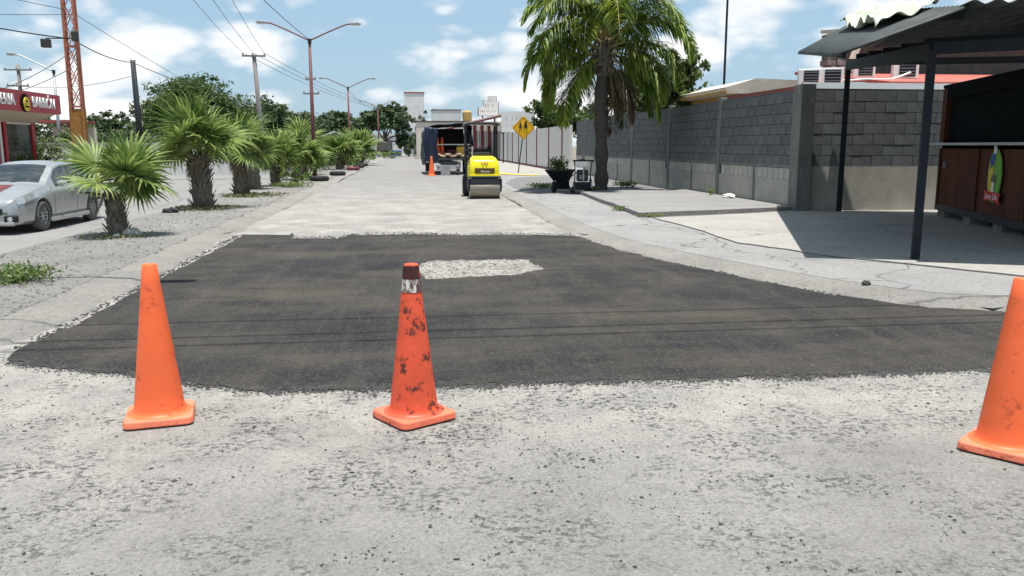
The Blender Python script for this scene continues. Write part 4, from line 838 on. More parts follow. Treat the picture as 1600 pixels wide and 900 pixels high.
def fan_palm(label, x, y, th, total, rad, nf, tr=.16, seed=0, bias=None):
    rn = random.Random(seed); t = thing('fan_palm', label, 'palm', (x, y, PZ), 0, 'fan palms on the median')
    k = 7; trunk = MB().tube([(0.02 * math.sin(i), .02 * math.cos(i * 2), th * i / k - .04) for i in range(k + 1)], [tr * (1.18 - .28 * i / k + .06 * math.sin(i * 3)) for i in range(k + 1)], 12).build('trunk', M['boot'], t, smooth=True)
    nb = int(110 * th / .8 * (1 if y < 30 else .4))
    for i in range(nb):
        a = i * 2.4; z = th * (i / nb) * .98; rr = tr * (1.1 - .28 * z / th); s = rn.uniform(.55, .95) * (tr / .2)
        obj('leaf_base', boot, trunk, (rr * math.cos(a), rr * math.sin(a), z - .03), (rn.gauss(0, .25), rn.uniform(-.45, .35), a), (s * .8, s * 1.1, s))
    for i in range(nf):
        f = (i + .5) / nf; a = i * 2.399 + rn.gauss(0, .15); el = 1.4 - 1.25 * f ** 1.1 + rn.gauss(0, .1)
        if bias and i < len(bias): a, el = bias[i]
        s = rad * rn.uniform(.68, .86) * (1.0 if f < .8 else .9); pe, bl = FANS[i % 6]
        e = obj('petiole', pe, t, (0, 0, th - .03 + .05 * (1 - f)), (0, -el, a), s); q = obj('blade', bl, e)
        q.rotation_euler = (rn.gauss(0, .75), rn.uniform(-.1, .55), 0)
        # keep the blade hinged at the petiole's end
        hub = Vector((.55, 0, 0)); q.location = hub - q.rotation_euler.to_matrix() @ hub
    for i in range(1):
        a = rn.uniform(0, 6.28); pe, bl = DRY[i % 2]; e = obj('dry_petiole', pe, t, (0, 0, th - .06), (0, rn.uniform(.55, 1.0), a), rad * .38); q = obj('dry_blade', bl, e); q.rotation_euler = (rn.gauss(0, .3), .5, 0); q.location = Vector((.55, 0, 0)) - q.rotation_euler.to_matrix() @ Vector((.55, 0, 0))
    for i in range(8):
        a = rn.uniform(0, 6.28); pe, bl = FANS[i % 6]; e = obj('leaf_stub', boot, t, (tr * .8 * math.cos(a), tr * .8 * math.sin(a), th - .12), (0, rn.uniform(.6, 1.5), a), (1.2, 1.0, 1.6))
    return t
fan_palm('short fan palm with shaggy stub trunk and a white rock at its foot', -4.97, 14.7, .80, 1.9, 1.05, 9, .135, 1, bias=[(-.25, .62), (-.1, .25), (1.5, 1.2), (2.9, .9), (.3, .9)])
fan_palm('tallest fan palm with thick shaggy grey trunk, beside broader leaning one', -5.05, 20.9, 1.30, 2.8, 1.42, 13, .20, 2)
fan_palm('fan palm with dense head and dark trunk between the tallest palm and a small one', -5.15, 26, 1.22, 2.6, 1.3, 11, .18, 3)
fan_palm('small fan palm with upright fan leaves and slim trunk beside light green shrubs', -5.1, 32.1, .75, 2.0, 1.35, 11, .16, 4)
fan_palm('bushy fan palm with very short trunk next to a black half-buried tyre', -4.9, 38, .75, 2.0, 1.55, 16, .2, 5)
fan_palm('fan palm growing against the first red-brown lamp post', -5.6, 44, 1.3, 3.0, 1.6, 13, .22, 6)
fan_palm('low round fan palm between lamp post and tyre border', -4.6, 54, .7, 2.0, 1.85, 15, .2, 7)
fan_palm('far fan palm at the foot of the second red-brown lamp post', -4.3, 68, .9, 3.0, 2.2, 15, .25, 8)
fan_palm('fan palm behind the tallest palm, its fronds catching light', -5.5, 30, 1.1, 3, 1.1, 11, .2, 9)
def feather(seed, ln, el0, droop, dry=False):      # rachis curve in the x-z plane, leaflets hang
    rn = random.Random(seed); P = []; p = Vector((0, 0, 0)); a = el0; k = 26
    for i in range(k + 1):
        P.append(p.copy()); p = p + Vector((math.cos(a), .0, math.sin(a))) * (ln / k); a -= droop / k * (.4 + 1.3 * i / k)
        a = max(a, -1.45)
    m = MB().tube(P, [.035 * (1 - i / k) + .006 for i in range(k + 1)], 5); m2 = MB()
    nl = 96
    for i in range(nl):
        t = .16 + .84 * (i + rn.random()) / nl; q = t * k; j = min(int(q), k - 1); c = P[j].lerp(P[j + 1], q - j); d = (P[j + 1] - P[j]).normalized()
        L0 = .92 * math.sin(math.pi * min(1, .25 + t * .72)) ** .7 * rn.uniform(.8, 1.15)
        for s in (-1, 1):
            az_ = rn.uniform(-.3, .5); dirn = (Vector((0, s, 0)) * math.cos(az_) * .8 + d * (.55 + .35 * t) + Vector((0, 0, rn.uniform(-.55, .75)))).normalized()
            pts_ = []; pp = c.copy(); dd = dirn.copy()
            for q2 in range(5): pts_.append(pp.copy()); pp = pp + dd * L0 / 4; dd = (dd + Vector((0, 0, -.26 - .16 * q2))).normalized()
            sd_ = dirn.cross(Vector((0, 0, 1))).normalized(); vs = []
            for q2, wq in enumerate((.010, .026, .024, .016, .002)): vs += [pts_[q2] - sd_ * wq, pts_[q2] + sd_ * wq]
            m2.add(vs, [(b_ * 2, b_ * 2 + 1, b_ * 2 + 3, b_ * 2 + 2) for b_ in range(4)])
    return m.mesh('rachis', M['rachis'], True), m2.mesh('leaflets', M['feather_dry'] if dry else M['feather'], False, fix=False)
FE = [feather(21, 3.3, 1.25, 1.9), feather(22, 3.4, .95, 2.3), feather(23, 3.5, .7, 2.5), feather(24, 3.3, .35, 2.3), feather(25, 3.2, .0, 2.0), feather(26, 2.9, -.35, 1.6)]
FD = [feather(31, 2.3, -.7, 1.2, True), feather(32, 2.0, -1.05, .6, True)]
qp = thing('queen_palm', 'tall feather palm with arching glossy fronds and dark trunk by block wall', 'palm', (6.12, 27.0, PZ))
qt = spline([(0, 0, -.05), (.03, 0, .5), (0, 0, 1.6), (-.03, 0, 3.0), (.02, 0, 4.0)], 5)
MB().tube(qt, [.26 - .055 * min(1, i / 6) + (.03 * math.sin(i * 1.7)) for i in range(len(qt))], 14).build('trunk', M['trunk'], qp, smooth=True)
b = MB().tube([(.02, 0, 3.7), (.02, 0, 4.3), (.02, 0, 4.9)], [.21, .23, .14], 12).build('crownshaft', M['boot'], qp, smooth=True)
MB().tube([(0.05, -.05, 4.5), (.08, -.1, 5.6), (.10, -.12, 6.9)], [.06, .04, .008], 6).build('spear_leaf', M['spear'], qp)
rn = random.Random(4); i = 0
for ring, (cnt, z0) in enumerate(((6, 4.95), (8, 4.85), (9, 4.7), (9, 4.55), (7, 4.4), (5, 4.25))):
    for k in range(cnt):
        a = k * 2 * math.pi / cnt + ring * .7 + rn.gauss(0, .12); r_, l_ = FE[ring]
        if ring >= 3 and abs((a + math.radians(102) + math.pi) % (2 * math.pi) - math.pi) < .62: continue      # old fronds on the street side have been cut away
        s = rn.uniform(.88, 1.05)
        e = obj('frond_rachis', r_, qp, (.02 + .1 * math.cos(a), .1 * math.sin(a), z0), (rn.gauss(0, .06), rn.gauss(0, .06), a), s); obj('leaflets', l_, e)
for k in range(4):
    a = k * .8 - .6; r_, l_ = FD[k % 2]; e = obj('dry_rachis', r_, qp, (.12 * math.cos(a), .12 * math.sin(a), 4.05 - .1 * (k % 3)), (0, 0, a), rn.uniform(.75, 1.0)); obj('dry_leaflets', l_, e)
for k in range(14):
    a = k * 2.4; MB().tube([(.2 * math.cos(a), .2 * math.sin(a), 3.75 + .05 * k), (.36 * math.cos(a), .36 * math.sin(a), 4.15 + .05 * k)], [.06, .03], 5).build('leaf_stub', M['boot'], qp)
MB().tube([(.15, -.2, 4.0), (.28, -.3, 3.3), (.32, -.3, 2.6)], [.04, .03, .005], 5).build('hanging_spathe', M['boot'], qp)
# ================================================================ TREES
def tree(name, label, x, y, z0, clumps, leaf, nleaf, m, trunk_h, tr=.15, group='street trees', asp=.5, shell=.35, cat='tree'):
    t = thing(name, label, cat, (x, y, z0), 0, group); rn = random.Random(int(abs(x * 7 + y * 13)))
    cx = np.mean([c[0] for c in clumps]); b = MB()
    b.tube([(0, 0, -.1), (.04, .02, trunk_h * .5), (cx * .25, 0, trunk_h)], [tr * 1.2, tr, tr * .8], 8)
    for c in clumps: 
        b.tube([(cx * .25 * .9, 0, trunk_h * .85), (c[0] * .55, c[1] * .55, (trunk_h + c[2]) / 2), (c[0], c[1], c[2])], [tr * .6, tr * .4, tr * .12], 6)
        for k in range(3):
            d = Vector((rn.gauss(0, 1), rn.gauss(0, 1), rn.gauss(.2, .8))).normalized(); b.tube([(c[0], c[1], c[2]), (c[0] + d.x * c[3] * .8, c[1] + d.y * c[3] * .8, c[2] + d.z * c[4] * .8)], [tr * .14, tr * .03], 4)
    b.build('trunk', M['bark'], t, smooth=True)
    vol = [c[3] ** 2 * c[4] for c in clumps]; tv = sum(vol); cs = []
    for c, v in zip(clumps, vol):
        n = int(nleaf * v / tv); ns = max(6, n // 60)
        sub = blob(ns, (c[0], c[1], c[2]), (c[3], c[3], c[4]), .25); rs = rng.uniform(.2, .42, ns)
        for s_, r_ in zip(sub, rs): cs.append(blob(n // ns + 1, s_, (c[3] * r_, c[3] * r_, c[4] * r_), .1))
    obj('crown', leafmesh('crown', np.concatenate(cs), leaf, m, asp), t); return t
def bush(label, x, y, z0, r, h, n, leaf, m, group='roadside shrubs', name='shrub'):
    t = thing(name, label, 'shrub', (x, y, z0), 0, group); b = MB()
    for i in range(7): a = i * .9; b.tube([(0, 0, -.05), (r * .3 * math.cos(a), r * .3 * math.sin(a), h * .5), (r * .6 * math.cos(a), r * .6 * math.sin(a), h * .85)], [.025, .015, .005], 5)
    b.build('stems', M['bark'], t)
    sub = blob(max(8, n // 70), (0, 0, h * .5), (r, r, h * .5), .4); obj('foliage', leafmesh('foliage', np.concatenate([blob(70, s_, (r * .3, r * .3, h * .22), .1) for s_ in sub]), leaf, m), t); return t
tree('mesquite_tree', 'large rounded fine-leaved tree standing behind the tallest fan palms', -16.4, 66, -.2, [(0, 0, 5.0, 3.4, 2.0), (-2.6, 0, 4.0, 2.2, 1.9), (2.6, .5, 4.2, 2.3, 2.0), (.2, 0, 6.0, 2.2, 1.2), (3.2, 0, 2.6, 1.8, 1.6), (-1, 0, 2.6, 3.2, 1.6)], .36, 24000, M['leaf_mesq'], 2.0, .3, asp=.28)
tree('shade_tree', 'low dark tree left of the rounded fine-leaved tree behind wooden pole', -24.5, 72, 0, [(0, 0, 2.9, 1.9, 1.2), (2, 0, 2.6, 1.6, 1.1), (-2.4, 0, 2.5, 1.6, 1.0)], .40, 7000, M['leaf_far'], 1.5, .2)
tree('shade_tree', 'spreading dark tree behind the shop awning corner', -32, 74, 0, [(0, 0, 2.8, 2.8, 1.6), (-3, 0, 2.6, 2.4, 1.4), (3, 0, 2.4, 2.0, 1.2)], .42, 8000, M['leaf_far'], 1.5, .2)
tree('shade_tree', 'dark tree right of crossarm pole above the small palms', -13.2, 82, 0, [(0, 0, 4.2, 2.6, 1.7), (-2.2, 0, 3.3, 2.2, 1.6), (2.4, 0, 3.2, 2.0, 1.7), (.5, 0, 2.0, 3, 1.2)], .46, 13000, M['leaf_far'], 1.8, .25)
tree('shade_tree', 'dark tree behind the first red-brown lamp post', -11.8, 98, 0, [(0, 0, 3.4, 2.4, 1.6), (-2.4, 0, 3.0, 2.0, 1.5), (2.2, 0, 2.6, 1.5, 1.3)], .5, 8500, M['leaf_far'], 1.8, .25)
tree('round_tree', 'round bushy green tree behind the open carport frame', -10.6, 112, 0, [(0, 0, 3.8, 2.6, 2.0), (1.2, 0, 5.0, 1.8, 1.2), (-1.6, 0, 2.8, 2.0, 1.6), (1.6, 0, 2.6, 2.0, 1.6)], .5, 10000, M['leaf_far'], 1.8, .25)
tree('round_tree', 'slim green tree behind the second red-brown lamp post', -7.2, 128, 0, [(0, 0, 4.2, 2.4, 1.8), (.4, 0, 5.6, 1.6, 1.1), (-1.6, 0, 3.4, 1.6, 1.6)], .52, 6000, M['leaf_far'], 2, .25)
tree('street_tree', 'leafy street tree with twin trunks shading the blue and white shop', -4.0, 118, 0, [(0, 0, 5.2, 2.4, 1.7), (-1.6, 0, 5.0, 1.9, 1.6), (2.0, 0, 5.0, 2.2, 1.8), (2.6, 0, 3.0, 1.7, 1.6), (3.0, 0, 1.6, 1.4, 1.3), (.6, 0, 6.4, 1.6, 1.0), (1.6, 0, 6.6, 1.4, .9)], .46, 13000, M['leaf_far'], 2.6, .22)
tree('garden_tree', 'bright green garden tree behind block wall under the feather palm', 11.2, 38, 0, [(0, 0, 4.3, 1.9, 1.4), (1.2, 0, 5.2, 1.3, .9), (-1.2, 0, 3.6, 1.6, 1.2), (1.7, 0, 3.8, 1.2, 1.1)], .27, 9000, M['leaf'], 2, .15, 'garden trees')
tree('garden_tree', 'dark garden tree behind white wall beside the crossing sign', 11.4, 66, 0, [(0, 0, 3.8, 2.2, 1.5), (2.2, 0, 3.4, 2.2, 1.4), (-1.2, 0, 4.4, 1.3, .9)], .38, 8000, M['leaf'], 2, .18, 'garden trees')
tree('garden_tree', 'low leafy garden tree between the feather palm and the white wall', 11.2, 50, 0, [(0, 0, 3.0, 1.6, 1.2), (1.6, 0, 2.7, 1.4, 1.0)], .26, 3500, M['leaf'], 1.5, .12, 'garden trees')
for i, (x, y, s) in enumerate(((1.2, 150, 1), (3.2, 146, 1.05), (4.6, 152, .9))):
    tree('young_tree', 'small young street tree with thin trunk before the tall white tower', x - .8, y, 0, [(0, 0, 3.0 * s, 1.5, 1.0), (.6, 0, 2.4 * s, 1.2, .8)], .4, 700, M['leaf_far'], 2.0, .1, 'young trees before the tower')
tree('young_tree', 'slim tree standing higher against the white tower facade', 2.0, 160, 0, [(0, 0, 6.8, 1.3, 1.2)], .4, 500, M['leaf_far'], 5.5, .1)
bush('flowering light green shrub beside the shop window', -18.5, 40.5, -.2, 1.1, 2.0, 1500, .16, M['leaf_light'])
bush('dense dark shrub at the foot of the ochre lattice mast', -17.7, 43.5, -.2, 1.4, 2.1, 2000, .17, M['leaf'])
bush('wide dark hedge shrub behind the shaggy little palm', -19.4, 50, -.2, 2.6, 2.5, 3000, .22, M['leaf'])
bush('dark dense hedge behind the low white wall', -18.8, 60, -.2, 3.0, 3.2, 3600, .26, M['leaf_far'])
bush('light scrub beside the wooden armless pole', -21.5, 62, -.2, 2.6, 2.8, 3000, .26, M['leaf_mesq'])
bush('pale green scrub behind the tallest fan palm', -17.5, 56, -.2, 2.2, 2.2, 2200, .22, M['leaf_mesq'])
bush('tall dark scrub below the crossarm pole', -17.4, 70, -.2, 3.2, 3.0, 3200, .28, M['leaf_far'])
bush('broad dark scrub along the far side of the carriageway', -17.7, 84, -.2, 3.2, 2.6, 2600, .32, M['leaf_far'])
bush('light shrub between the small palms and tyre border', -4.7, 35, PZ, .75, .9, 700, .13, M['leaf_light'])
bush('yellow-green shrub next to the bushy fan palm', -5.0, 41.5, PZ, .9, 1.2, 800, .15, M['leaf_light'])
bush('low green shrub behind the dark red tyre', -4.3, 58, PZ, 1.2, 1.0, 900, .18, M['weed'])
bush('round weed clump growing at the street end of the median', -3.9, 74, PZ, 1.5, 1.0, 900, .2, M['weed'])
bush('green weed clump at the foot of the leafy street tree', -2.6, 104, PZ, 1.6, .9, 700, .26, M['weed'])
bush('dark trimmed bush below the leafy street tree', .2, 117, 0, 1.3, 2.4, 1000, .3, M['leaf_far'])
def weeds(label, x, y, z, r, h, n, m, leaf=.07, ry=None):
    c = blob(n, (0, 0, h * .45), (r, ry or r, h * .5), .05); c[:, 2] = np.abs(c[:, 2]); t = thing('weed_patch', label, 'weeds', (x, y, z), 0, 'weeds by the roadside')
    obj('leaves', leafmesh('leaves', c, leaf, m), t); b = MB()
    for i in range(12): a = i * .53; b.tube([(0, 0, 0), (r * .8 * math.cos(a), (ry or r) * .8 * math.sin(a), h * .7)], .004, 4)
    b.build('stems', M['petiole'], t)
weeds('spreading green weed patch on the gravel median before the shaggy little palm', -4.42, 9.75, PZ, .52, .22, 1500, M['weed'], .055)
weeds('sparse yellow weeds round the foot of the shaggy little palm', -4.9, 14.4, PZ, .65, .07, 350, M['grass'], .05)
weeds('dry grass round the foot of the tallest fan palm', -4.9, 20.6, PZ, 1.0, .10, 700, M['grass'], .07)
weeds('dry grass round the dense-headed fan palm', -4.8, 25.6, PZ, 1.2, .14, 800, M['grass'], .08)
weeds('grass strip below the small upright fan palm', -4.4, 31, PZ, .9, .25, 700, M['weed'], .09)
weeds('green weeds in front of the wheelbarrow', 4.6, 29.5, PZ, .7, .22, 700, M['weed'], .08)
weeds('green weeds between the pavement saw and the palm trunk', 5.65, 26.2, PZ, .35, .28, 500, M['weed'], .07)
weeds('green weeds growing at the wall foot beside the palm trunk', 7.6, 29.5, PZ, .5, .3, 500, M['weed'], .09)
weeds('small tuft of weeds at the broken slab corner', 4.75, 18.9, PZ, .28, .14, 260, M['weed'], .05)
weeds('brownish dry tuft at the front edge of the raised slab', 5.0, 17.1, PZ, .42, .10, 320, M['grass'], .05, .16)
weeds('small tuft by the wall post on the raised slab', 8.5, 23.2, PZ + .1, .16, .2, 120, M['weed'], .06)
# ---- rock, litter, tyres
def rock(label, x, y, z, s, seed, m=M['stone'], sq=(1, .8, .65), name='rock', cat='rock'):
    bm = bmesh.new(); bmesh.ops.create_icosphere(bm, subdivisions=3, radius=1); rn = random.Random(seed); ph = [rn.uniform(0, 6) for _ in range(6)]
    for v in bm.verts:
        k = 1 + .16 * math.sin(v.co.x * 4 + ph[0]) * math.cos(v.co.y * 3 + ph[1]) + .10 * math.sin(v.co.z * 6 + ph[2] + v.co.x * 5) + rn.gauss(0, .02); v.co = Vector((v.co.x * sq[0], v.co.y * sq[1], v.co.z * sq[2])) * k * s
    me = bpy.data.meshes.new(name); bm.to_mesh(me); bm.free(); me.materials.append(m); tag(obj(name, me, None, (x, y, z + s * sq[2] * .6)), label, cat)
rock('pale limestone rock at the foot of the shaggy little palm', -4.66, 14.5, PZ, .15, 1, M['block_pale'])
rock('fist-sized white stone beside the pale limestone rock', -4.88, 14.36, PZ, .06, 2, M['white'])
rock('dark stone on the median edge before the tallest palm', -5.45, 19.6, PZ, .14, 3, M['black'], (1.2, .8, .5))
rock('crumpled white plastic bag at the foot of the block wall', 8.55, 21.9, PZ + .10, .17, 4, M['white'], (.9, 1.6, .4), 'plastic_bag', 'bag')
rock('dark asphalt lump on the pale pavement near the kiosk canopy', 4.9, 8.45, PZ, .05, 5, M['crumb'])
def tyre(label, x, y, m, rz):
    t = thing('border_tyre', label, 'tyre', (x, y, PZ), rz, 'tyres edging the median'); o = MB().lathe([(.20 + .1 + .1 * math.cos(a), .11 * math.sin(a)) for a in [2 * math.pi * i / 10 for i in range(10)]], 28, (0, 0, .11), 'Z', True).build('carcass', m, t, smooth=True)
    MB().lathe([(.398, .06), (.404, .07), (.404, .15), (.398, .16)], 28).build('tread', m, o)
tyre('black tyre lying flat beside the bushy fan palm', -3.95, 36.5, M['black'], 0); tyre('grey-black tyre next along the median border', -3.75, 43, M['black'], .4); tyre('dark red painted tyre on the median border', -3.6, 52, M['maroon'], .2); tyre('black tyre beyond the red painted one', -3.6, 57.5, M['black'], 1); tyre('farthest black tyre by the weed clump', -3.6, 62, M['black'], 1)
# ================================================================ LAMP POSTS, POLES, MAST, WIRES
def lamp(label, x, y, h=6.1, arm=2.0, single=False, m='lamp_red', rz=0, rise=.75):
    t = thing('street_lamp', label, 'street lamp', (x, y, PZ if not single else 0), rz, 'street lamps')
    MB().tube([(0, 0, 0), (0, 0, h * .5), (0, 0, h)], [.105, .085, .06], 10).build('pole', M[m], t, smooth=True); MB().box((0, 0, .02), (.36, .36, .04)).build('base_plate', M['dark_metal'], t)
    MB().lathe([(0, -.12), (.085, -.12), (.085, .08), (0, .08)], 12, (0, 0, h)).build('collar', M['dark_metal'], t)
    for s in ((-1, 1) if not single else (-1,)):
        MB().tube(spline([(0, 0, h), (s * arm * .45, 0, h + rise * .55), (s * arm * .78, 0, h + rise * .92), (s * arm * .92, 0, h + rise)], 4), .034, 7).build('arm', M[m], t, smooth=True)
        hd_ = MB().prism([(0, -.05), (.5, -.03), (.55, .02), (.4, .09), (.05, .06)], lambda u, v, d: (s * (arm * .88 + u), d, h + rise + v), -.11, .11).build('lamp_head', M['galv'], t, bevel=.03)
        MB().box((s * (arm * .88 + .33), 0, h + rise - .055), (.3, .16, .04)).build('diffuser', M['white'], hd_)
lamp('red-brown double-armed street lamp behind the bushy palms', -4.45, 39.2)
lamp('red-brown double-armed street lamp before the round bushy tree', -5.1, 70.5, 6.1)
lamp('double-armed street lamp rising out of the leafy street tree', -4.2, 108, 6.2)
lamp('far double-armed street lamp in front of the tall white tower', .9, 160, 6.0, 2.0)
lamp('red-brown double-armed street lamp above the rolled kerb nose of the median', -4.65, 9.1)
lamp('single-armed street lamp leaning over the shop fascia', -19.6, 50, 5.6, 2.1, True, 'galv', 0, .9)
lamp('single-armed grey street lamp beyond the crossarm pole', -10.9, 120, 5.4, 2.0, True, 'galv', 0, .6)
def upole(label, x, y, h, arms, r=.15, lean=0, m='wood_pole', z0=0):
    t = thing('utility_pole', label, 'utility pole', (x, y, z0), 0, 'utility poles'); MB().tube([(0, 0, -.1), (lean * .5, 0, h * .5), (lean, 0, h)], [r * 1.15, r, r * .8], 10).build('pole', M[m], t, smooth=True)
    for za, ln, off in arms:
        a = MB().box((lean * za / h + off, -.12, za), (ln, .10, .11)).build('crossarm', M['wood_pole'], t)
        for k in (-.46, -.05, .46): MB().lathe([(0, 0), (.05, 0), (.06, .09), (.03, .16), (0, .18)], 8, (lean * za / h + off + k * ln, -.12, za + .05)).build('insulator', M['far_grey'], a)
    return t
upole('leaning grey utility pole with a single crossarm among dark trees', -10.2, 60, 7.65, [(7.55, 1.55, 0)], .16, -.35)
upole('dark wooden pole without arms before the rounded fine-leaved tree', -18.3, 60, 7.2, [], .20, -.15, 'dark_metal')
upole('distant utility pole with two crossarms behind the shop sign', -30.0, 70, 7.7, [(7.3, 2.0, 0), (6.1, 1.6, -.1)], .16)
upole('utility pole with two crossarms close behind the first red-brown lamp', -7.05, 62, 5.9, [(5.2, 1.1, 0), (6.2, .7, 0)], .13)
upole('utility pole with one crossarm behind the leafy street tree', -3.4, 140, 7.6, [(7.3, 2.0, 0)], .16)
upole('short-armed utility pole right of the tall white tower', 3.9, 150, 8.0, [(7.5, 1.5, 0)], .2)
upole('utility pole with crossarm standing in front of the white tower', 1.9, 158, 6.6, [(6.3, 1.2, 0)], .15)
upole('short white-topped pole behind the stepped sign', 8.9, 90, 6.4, [], .08, 0, 'galv')
tw = thing('lattice_mast', 'tall rust-red lattice steel mast with ochre painted foot beside the shop', 'mast', (-16.3, 44.0, -.25), R(8)); tw.scale = (1.158,) * 3
H_ = 14.0; w0, w1 = .46, .38; wa = lambda z: (w0 + (w1 - w0) * z / H_) / 2
for sx in (-1, 1):
    for sy in (-1, 1):
        MB().bar((sx * wa(0), sy * wa(0), 0), (sx * wa(3.1), sy * wa(3.1), 3.1), .09).build('foot_leg', M['ochre'], tw); MB().bar((sx * wa(3.1), sy * wa(3.1), 3.1), (sx * wa(H_), sy * wa(H_), H_), .07).build('leg', M['rust_red'], tw)
for s in (-1, 1):
    MB().box((0, s * (wa(2) - .02), 2.2), (wa(2) * 2 - .12, .03, 1.8)).build('cladding_plate', M['ochre'], tw); MB().box((s * (wa(2) - .02), 0, 2.2), (.03, wa(2) * 2 - .12, 1.8)).build('cladding_plate', M['ochre'], tw)
nz_ = 13
for i in range(nz_):
    z = 3.2 + i * (H_ - 3.3) / nz_; z2 = z + (H_ - 3.3) / nz_ - .03; a0, a1 = wa(z) - .03, wa(z2) - .03
    for s in (-1, 1):
        for f in (1, -1):
            MB().bar((-f * a0, s * wa(z), z), (f * a1, s * wa(z2), z2), .035, .03).build('brace', M['rust_red'], tw); MB().bar((s * wa(z), -f * a0, z), (s * wa(z2), f * a1, z2), .035, .03).build('brace', M['rust_red'], tw)
        if i % 3 == 0: MB().bar((-a0, s * wa(z), z), (a0, s * wa(z), z), .06).build('strut', M['rust_red'], tw); MB().bar((s * wa(z), -a0, z), (s * wa(z), a0, z), .06).build('strut', M['rust_red'], tw)
MB().box((-.95, -.1, 5.75), (.36, .3, .34)).build('junction_box', M['dark_metal'], tw, bevel=.03); MB().bar((-.95, -.1, 5.95), (0, -.1, 5.98), .04).build('bracket', M['dark_metal'], tw); MB().box((.22, -.35, 6.05), (.26, .2, .4)).build('splice_box', M['dark_metal'], tw, bevel=.04)
def wire(label, a, b, sag=.3, r=.012, group='overhead wires', n=16):
    a = Vector(a); b = Vector(b); P = [a.lerp(b, i / n) - Vector((0, 0, 4 * sag * (i / n) * (1 - i / n))) for i in range(n + 1)]
    tag(MB().tube(P, r, 5).build('overhead_wire', M['cable'], smooth=True), label, 'wire', group)
wire('thick black cable bundle from the shop side to the lattice mast', (-23, 30, 7.9), (-16.3, 43.8, 6.65), .4, .03)
wire('thick black cable from the lattice mast to the armless wooden pole', (-16.3, 44.2, 6.65), (-18.4, 60, 7.05), .25, .028)
wire('black cable from the armless wooden pole into the rounded tree', (-18.4, 60, 7.0), (-16.5, 80, 6.0), .2, .024)
wire('thin wire descending from the lattice mast top towards the rounded tree', (-16.2, 44, 7.92), (-14.2, 66, 4.9), .1, .014)
wire('thin wire from the lattice mast towards the shop roof, upper of two', (-16.2, 44, 7.98), (-25, 35, 9.6), .2, .014)
wire('thin wire from the lattice mast towards the shop roof, lower of two', (-16.2, 44, 7.80), (-30, 42, 7.9), .2, .014)
wire('sagging service wire from the lattice mast down to the shop roof front', (-16.3, 44, 6.1), (-21.5, 44.5, 3.9), .35, .016)
wire('sagging service wire from the lattice mast down to the shop roof back', (-16.3, 44.1, 5.4), (-21.8, 46, 3.9), .3, .016)
wire('thin far wire between the two-crossarm pole and the armless wooden pole', (-30, 70, 6.1), (-18.4, 60, 6.2), .4, .016)
for k, dx in enumerate((-.7, 0, .7)):
    wire('thin power line running to the leaning single-crossarm pole', (-7.2 + dx * 1.3, 24, 8.6 + .1 * k), (-10.55 + dx, 59.9, 7.75), .3, .012, 'power lines to the leaning pole')
    wire('thin power line running from the leaning single-crossarm pole to the far pole', (-10.55 + dx, 59.9, 7.75), (-3.4 + dx * 1.2, 140, 7.5), .8, .016, 'power lines beyond the leaning pole')
wire('thin cable linking the tops of the first two red-brown lamps', (-6.3, 24, 8.0), (-4.45, 39.2, 6.2), .2, .014)
wire('thin cable between the second and third lamps', (-5.1, 70.5, 6.0), (-4.2, 108, 6.2), .5, .014)
for k, (ya, yb) in enumerate(((5.35, 5.95), (5.62, 6.25), (6.45, 6.6))):
    wire('black overhead cable crossing the near end of the street', (-30, ya, 8.2 + .1 * k), (30, yb, 8.2 + .1 * k),   .25, .017, 'cables crossing the junction')
# ================================================================ SHOP ON THE LEFT
sh = thing('corner_restaurant', 'red and cream restaurant with deep awning and white lettering', 'restaurant', (-16.25, 41.7, -.25), 0); sh.scale = (1.158,) * 3
def sp(x, y, z, d, name, m, par=sh, bevel=0): return MB().box((x, y, z), d).build(name, m, par, bevel=bevel)
fa = sp(-.05, -9, 3.17, (.14, 18.2, .74), 'fascia', M['shop_red']); sp(-1.2, .03, 3.17, (2.2, .12, .74), 'end_fascia', M['shop_red'])
MB().add([(-.13, -18, 2.81), (-.13, .05, 2.81), (-1.5, .95, 2.44), (-1.5, -18, 2.44), (-.13, -18, 2.86), (-.13, .05, 2.86), (-1.5, .95, 2.86), (-1.5, -18, 2.86)], [(0, 1, 2, 3), (7, 6, 5, 4), (0, 4, 5, 1), (1, 5, 6, 2), (2, 6, 7, 3), (3, 7, 4, 0)]).build('soffit', M['cream'], sh); sp(-6, -9, 3.2, (9, 18, .3), 'roof_slab', M['far_cream'])
sp(-5.55, -8.3, 1.3, (8, 18.6, 2.7), 'wall', M['shop_red'])
for i in range(4):
    wn = sp(-1.52, -.33 - i * 3.1, 1.62, (.05, 2.3, 1.66), 'window', M['window'])
    for dy in (-1.2, 1.2): sp(-1.48, -.33 - i * 3.1 + dy, 1.62, (.10, .22, 2.0), 'frame', M['shop_red'], wn)
    for dz in (-.87, .87): sp(-1.48, -.33 - i * 3.1, 1.62 + dz * .93, (.085, 2.1, .05), 'frame', M['white'], wn)
    sp(-1.5, -1.88 - i * 3.1, 1.4, (.10, .16, 2.6), 'pilaster', M['white'] if i == 0 else M['shop_red'])
me = text_mesh('BARRÓN', .56, M['letter'], .02, xs=.86); obj('lettering', me, fa, (.05, -1.5, 3.16), (R(90), 0, R(90)))
me = text_mesh('UERIA', .56, M['letter'], .02, xs=.92); obj('lettering', me, fa, (.05, -4.62, 3.16), (R(90), 0, R(90)))
lg = MB().lathe([(0, 0), (.33, 0), (.33, .03), (0, .03)], 28); lg.v = [(.03 + z, -3.08 + x * 1.0, 3.10 + y * 1.0) for x, y, z in lg.v]; lg = lg.build('logo_disc', M['kiosk_dark'], fa)
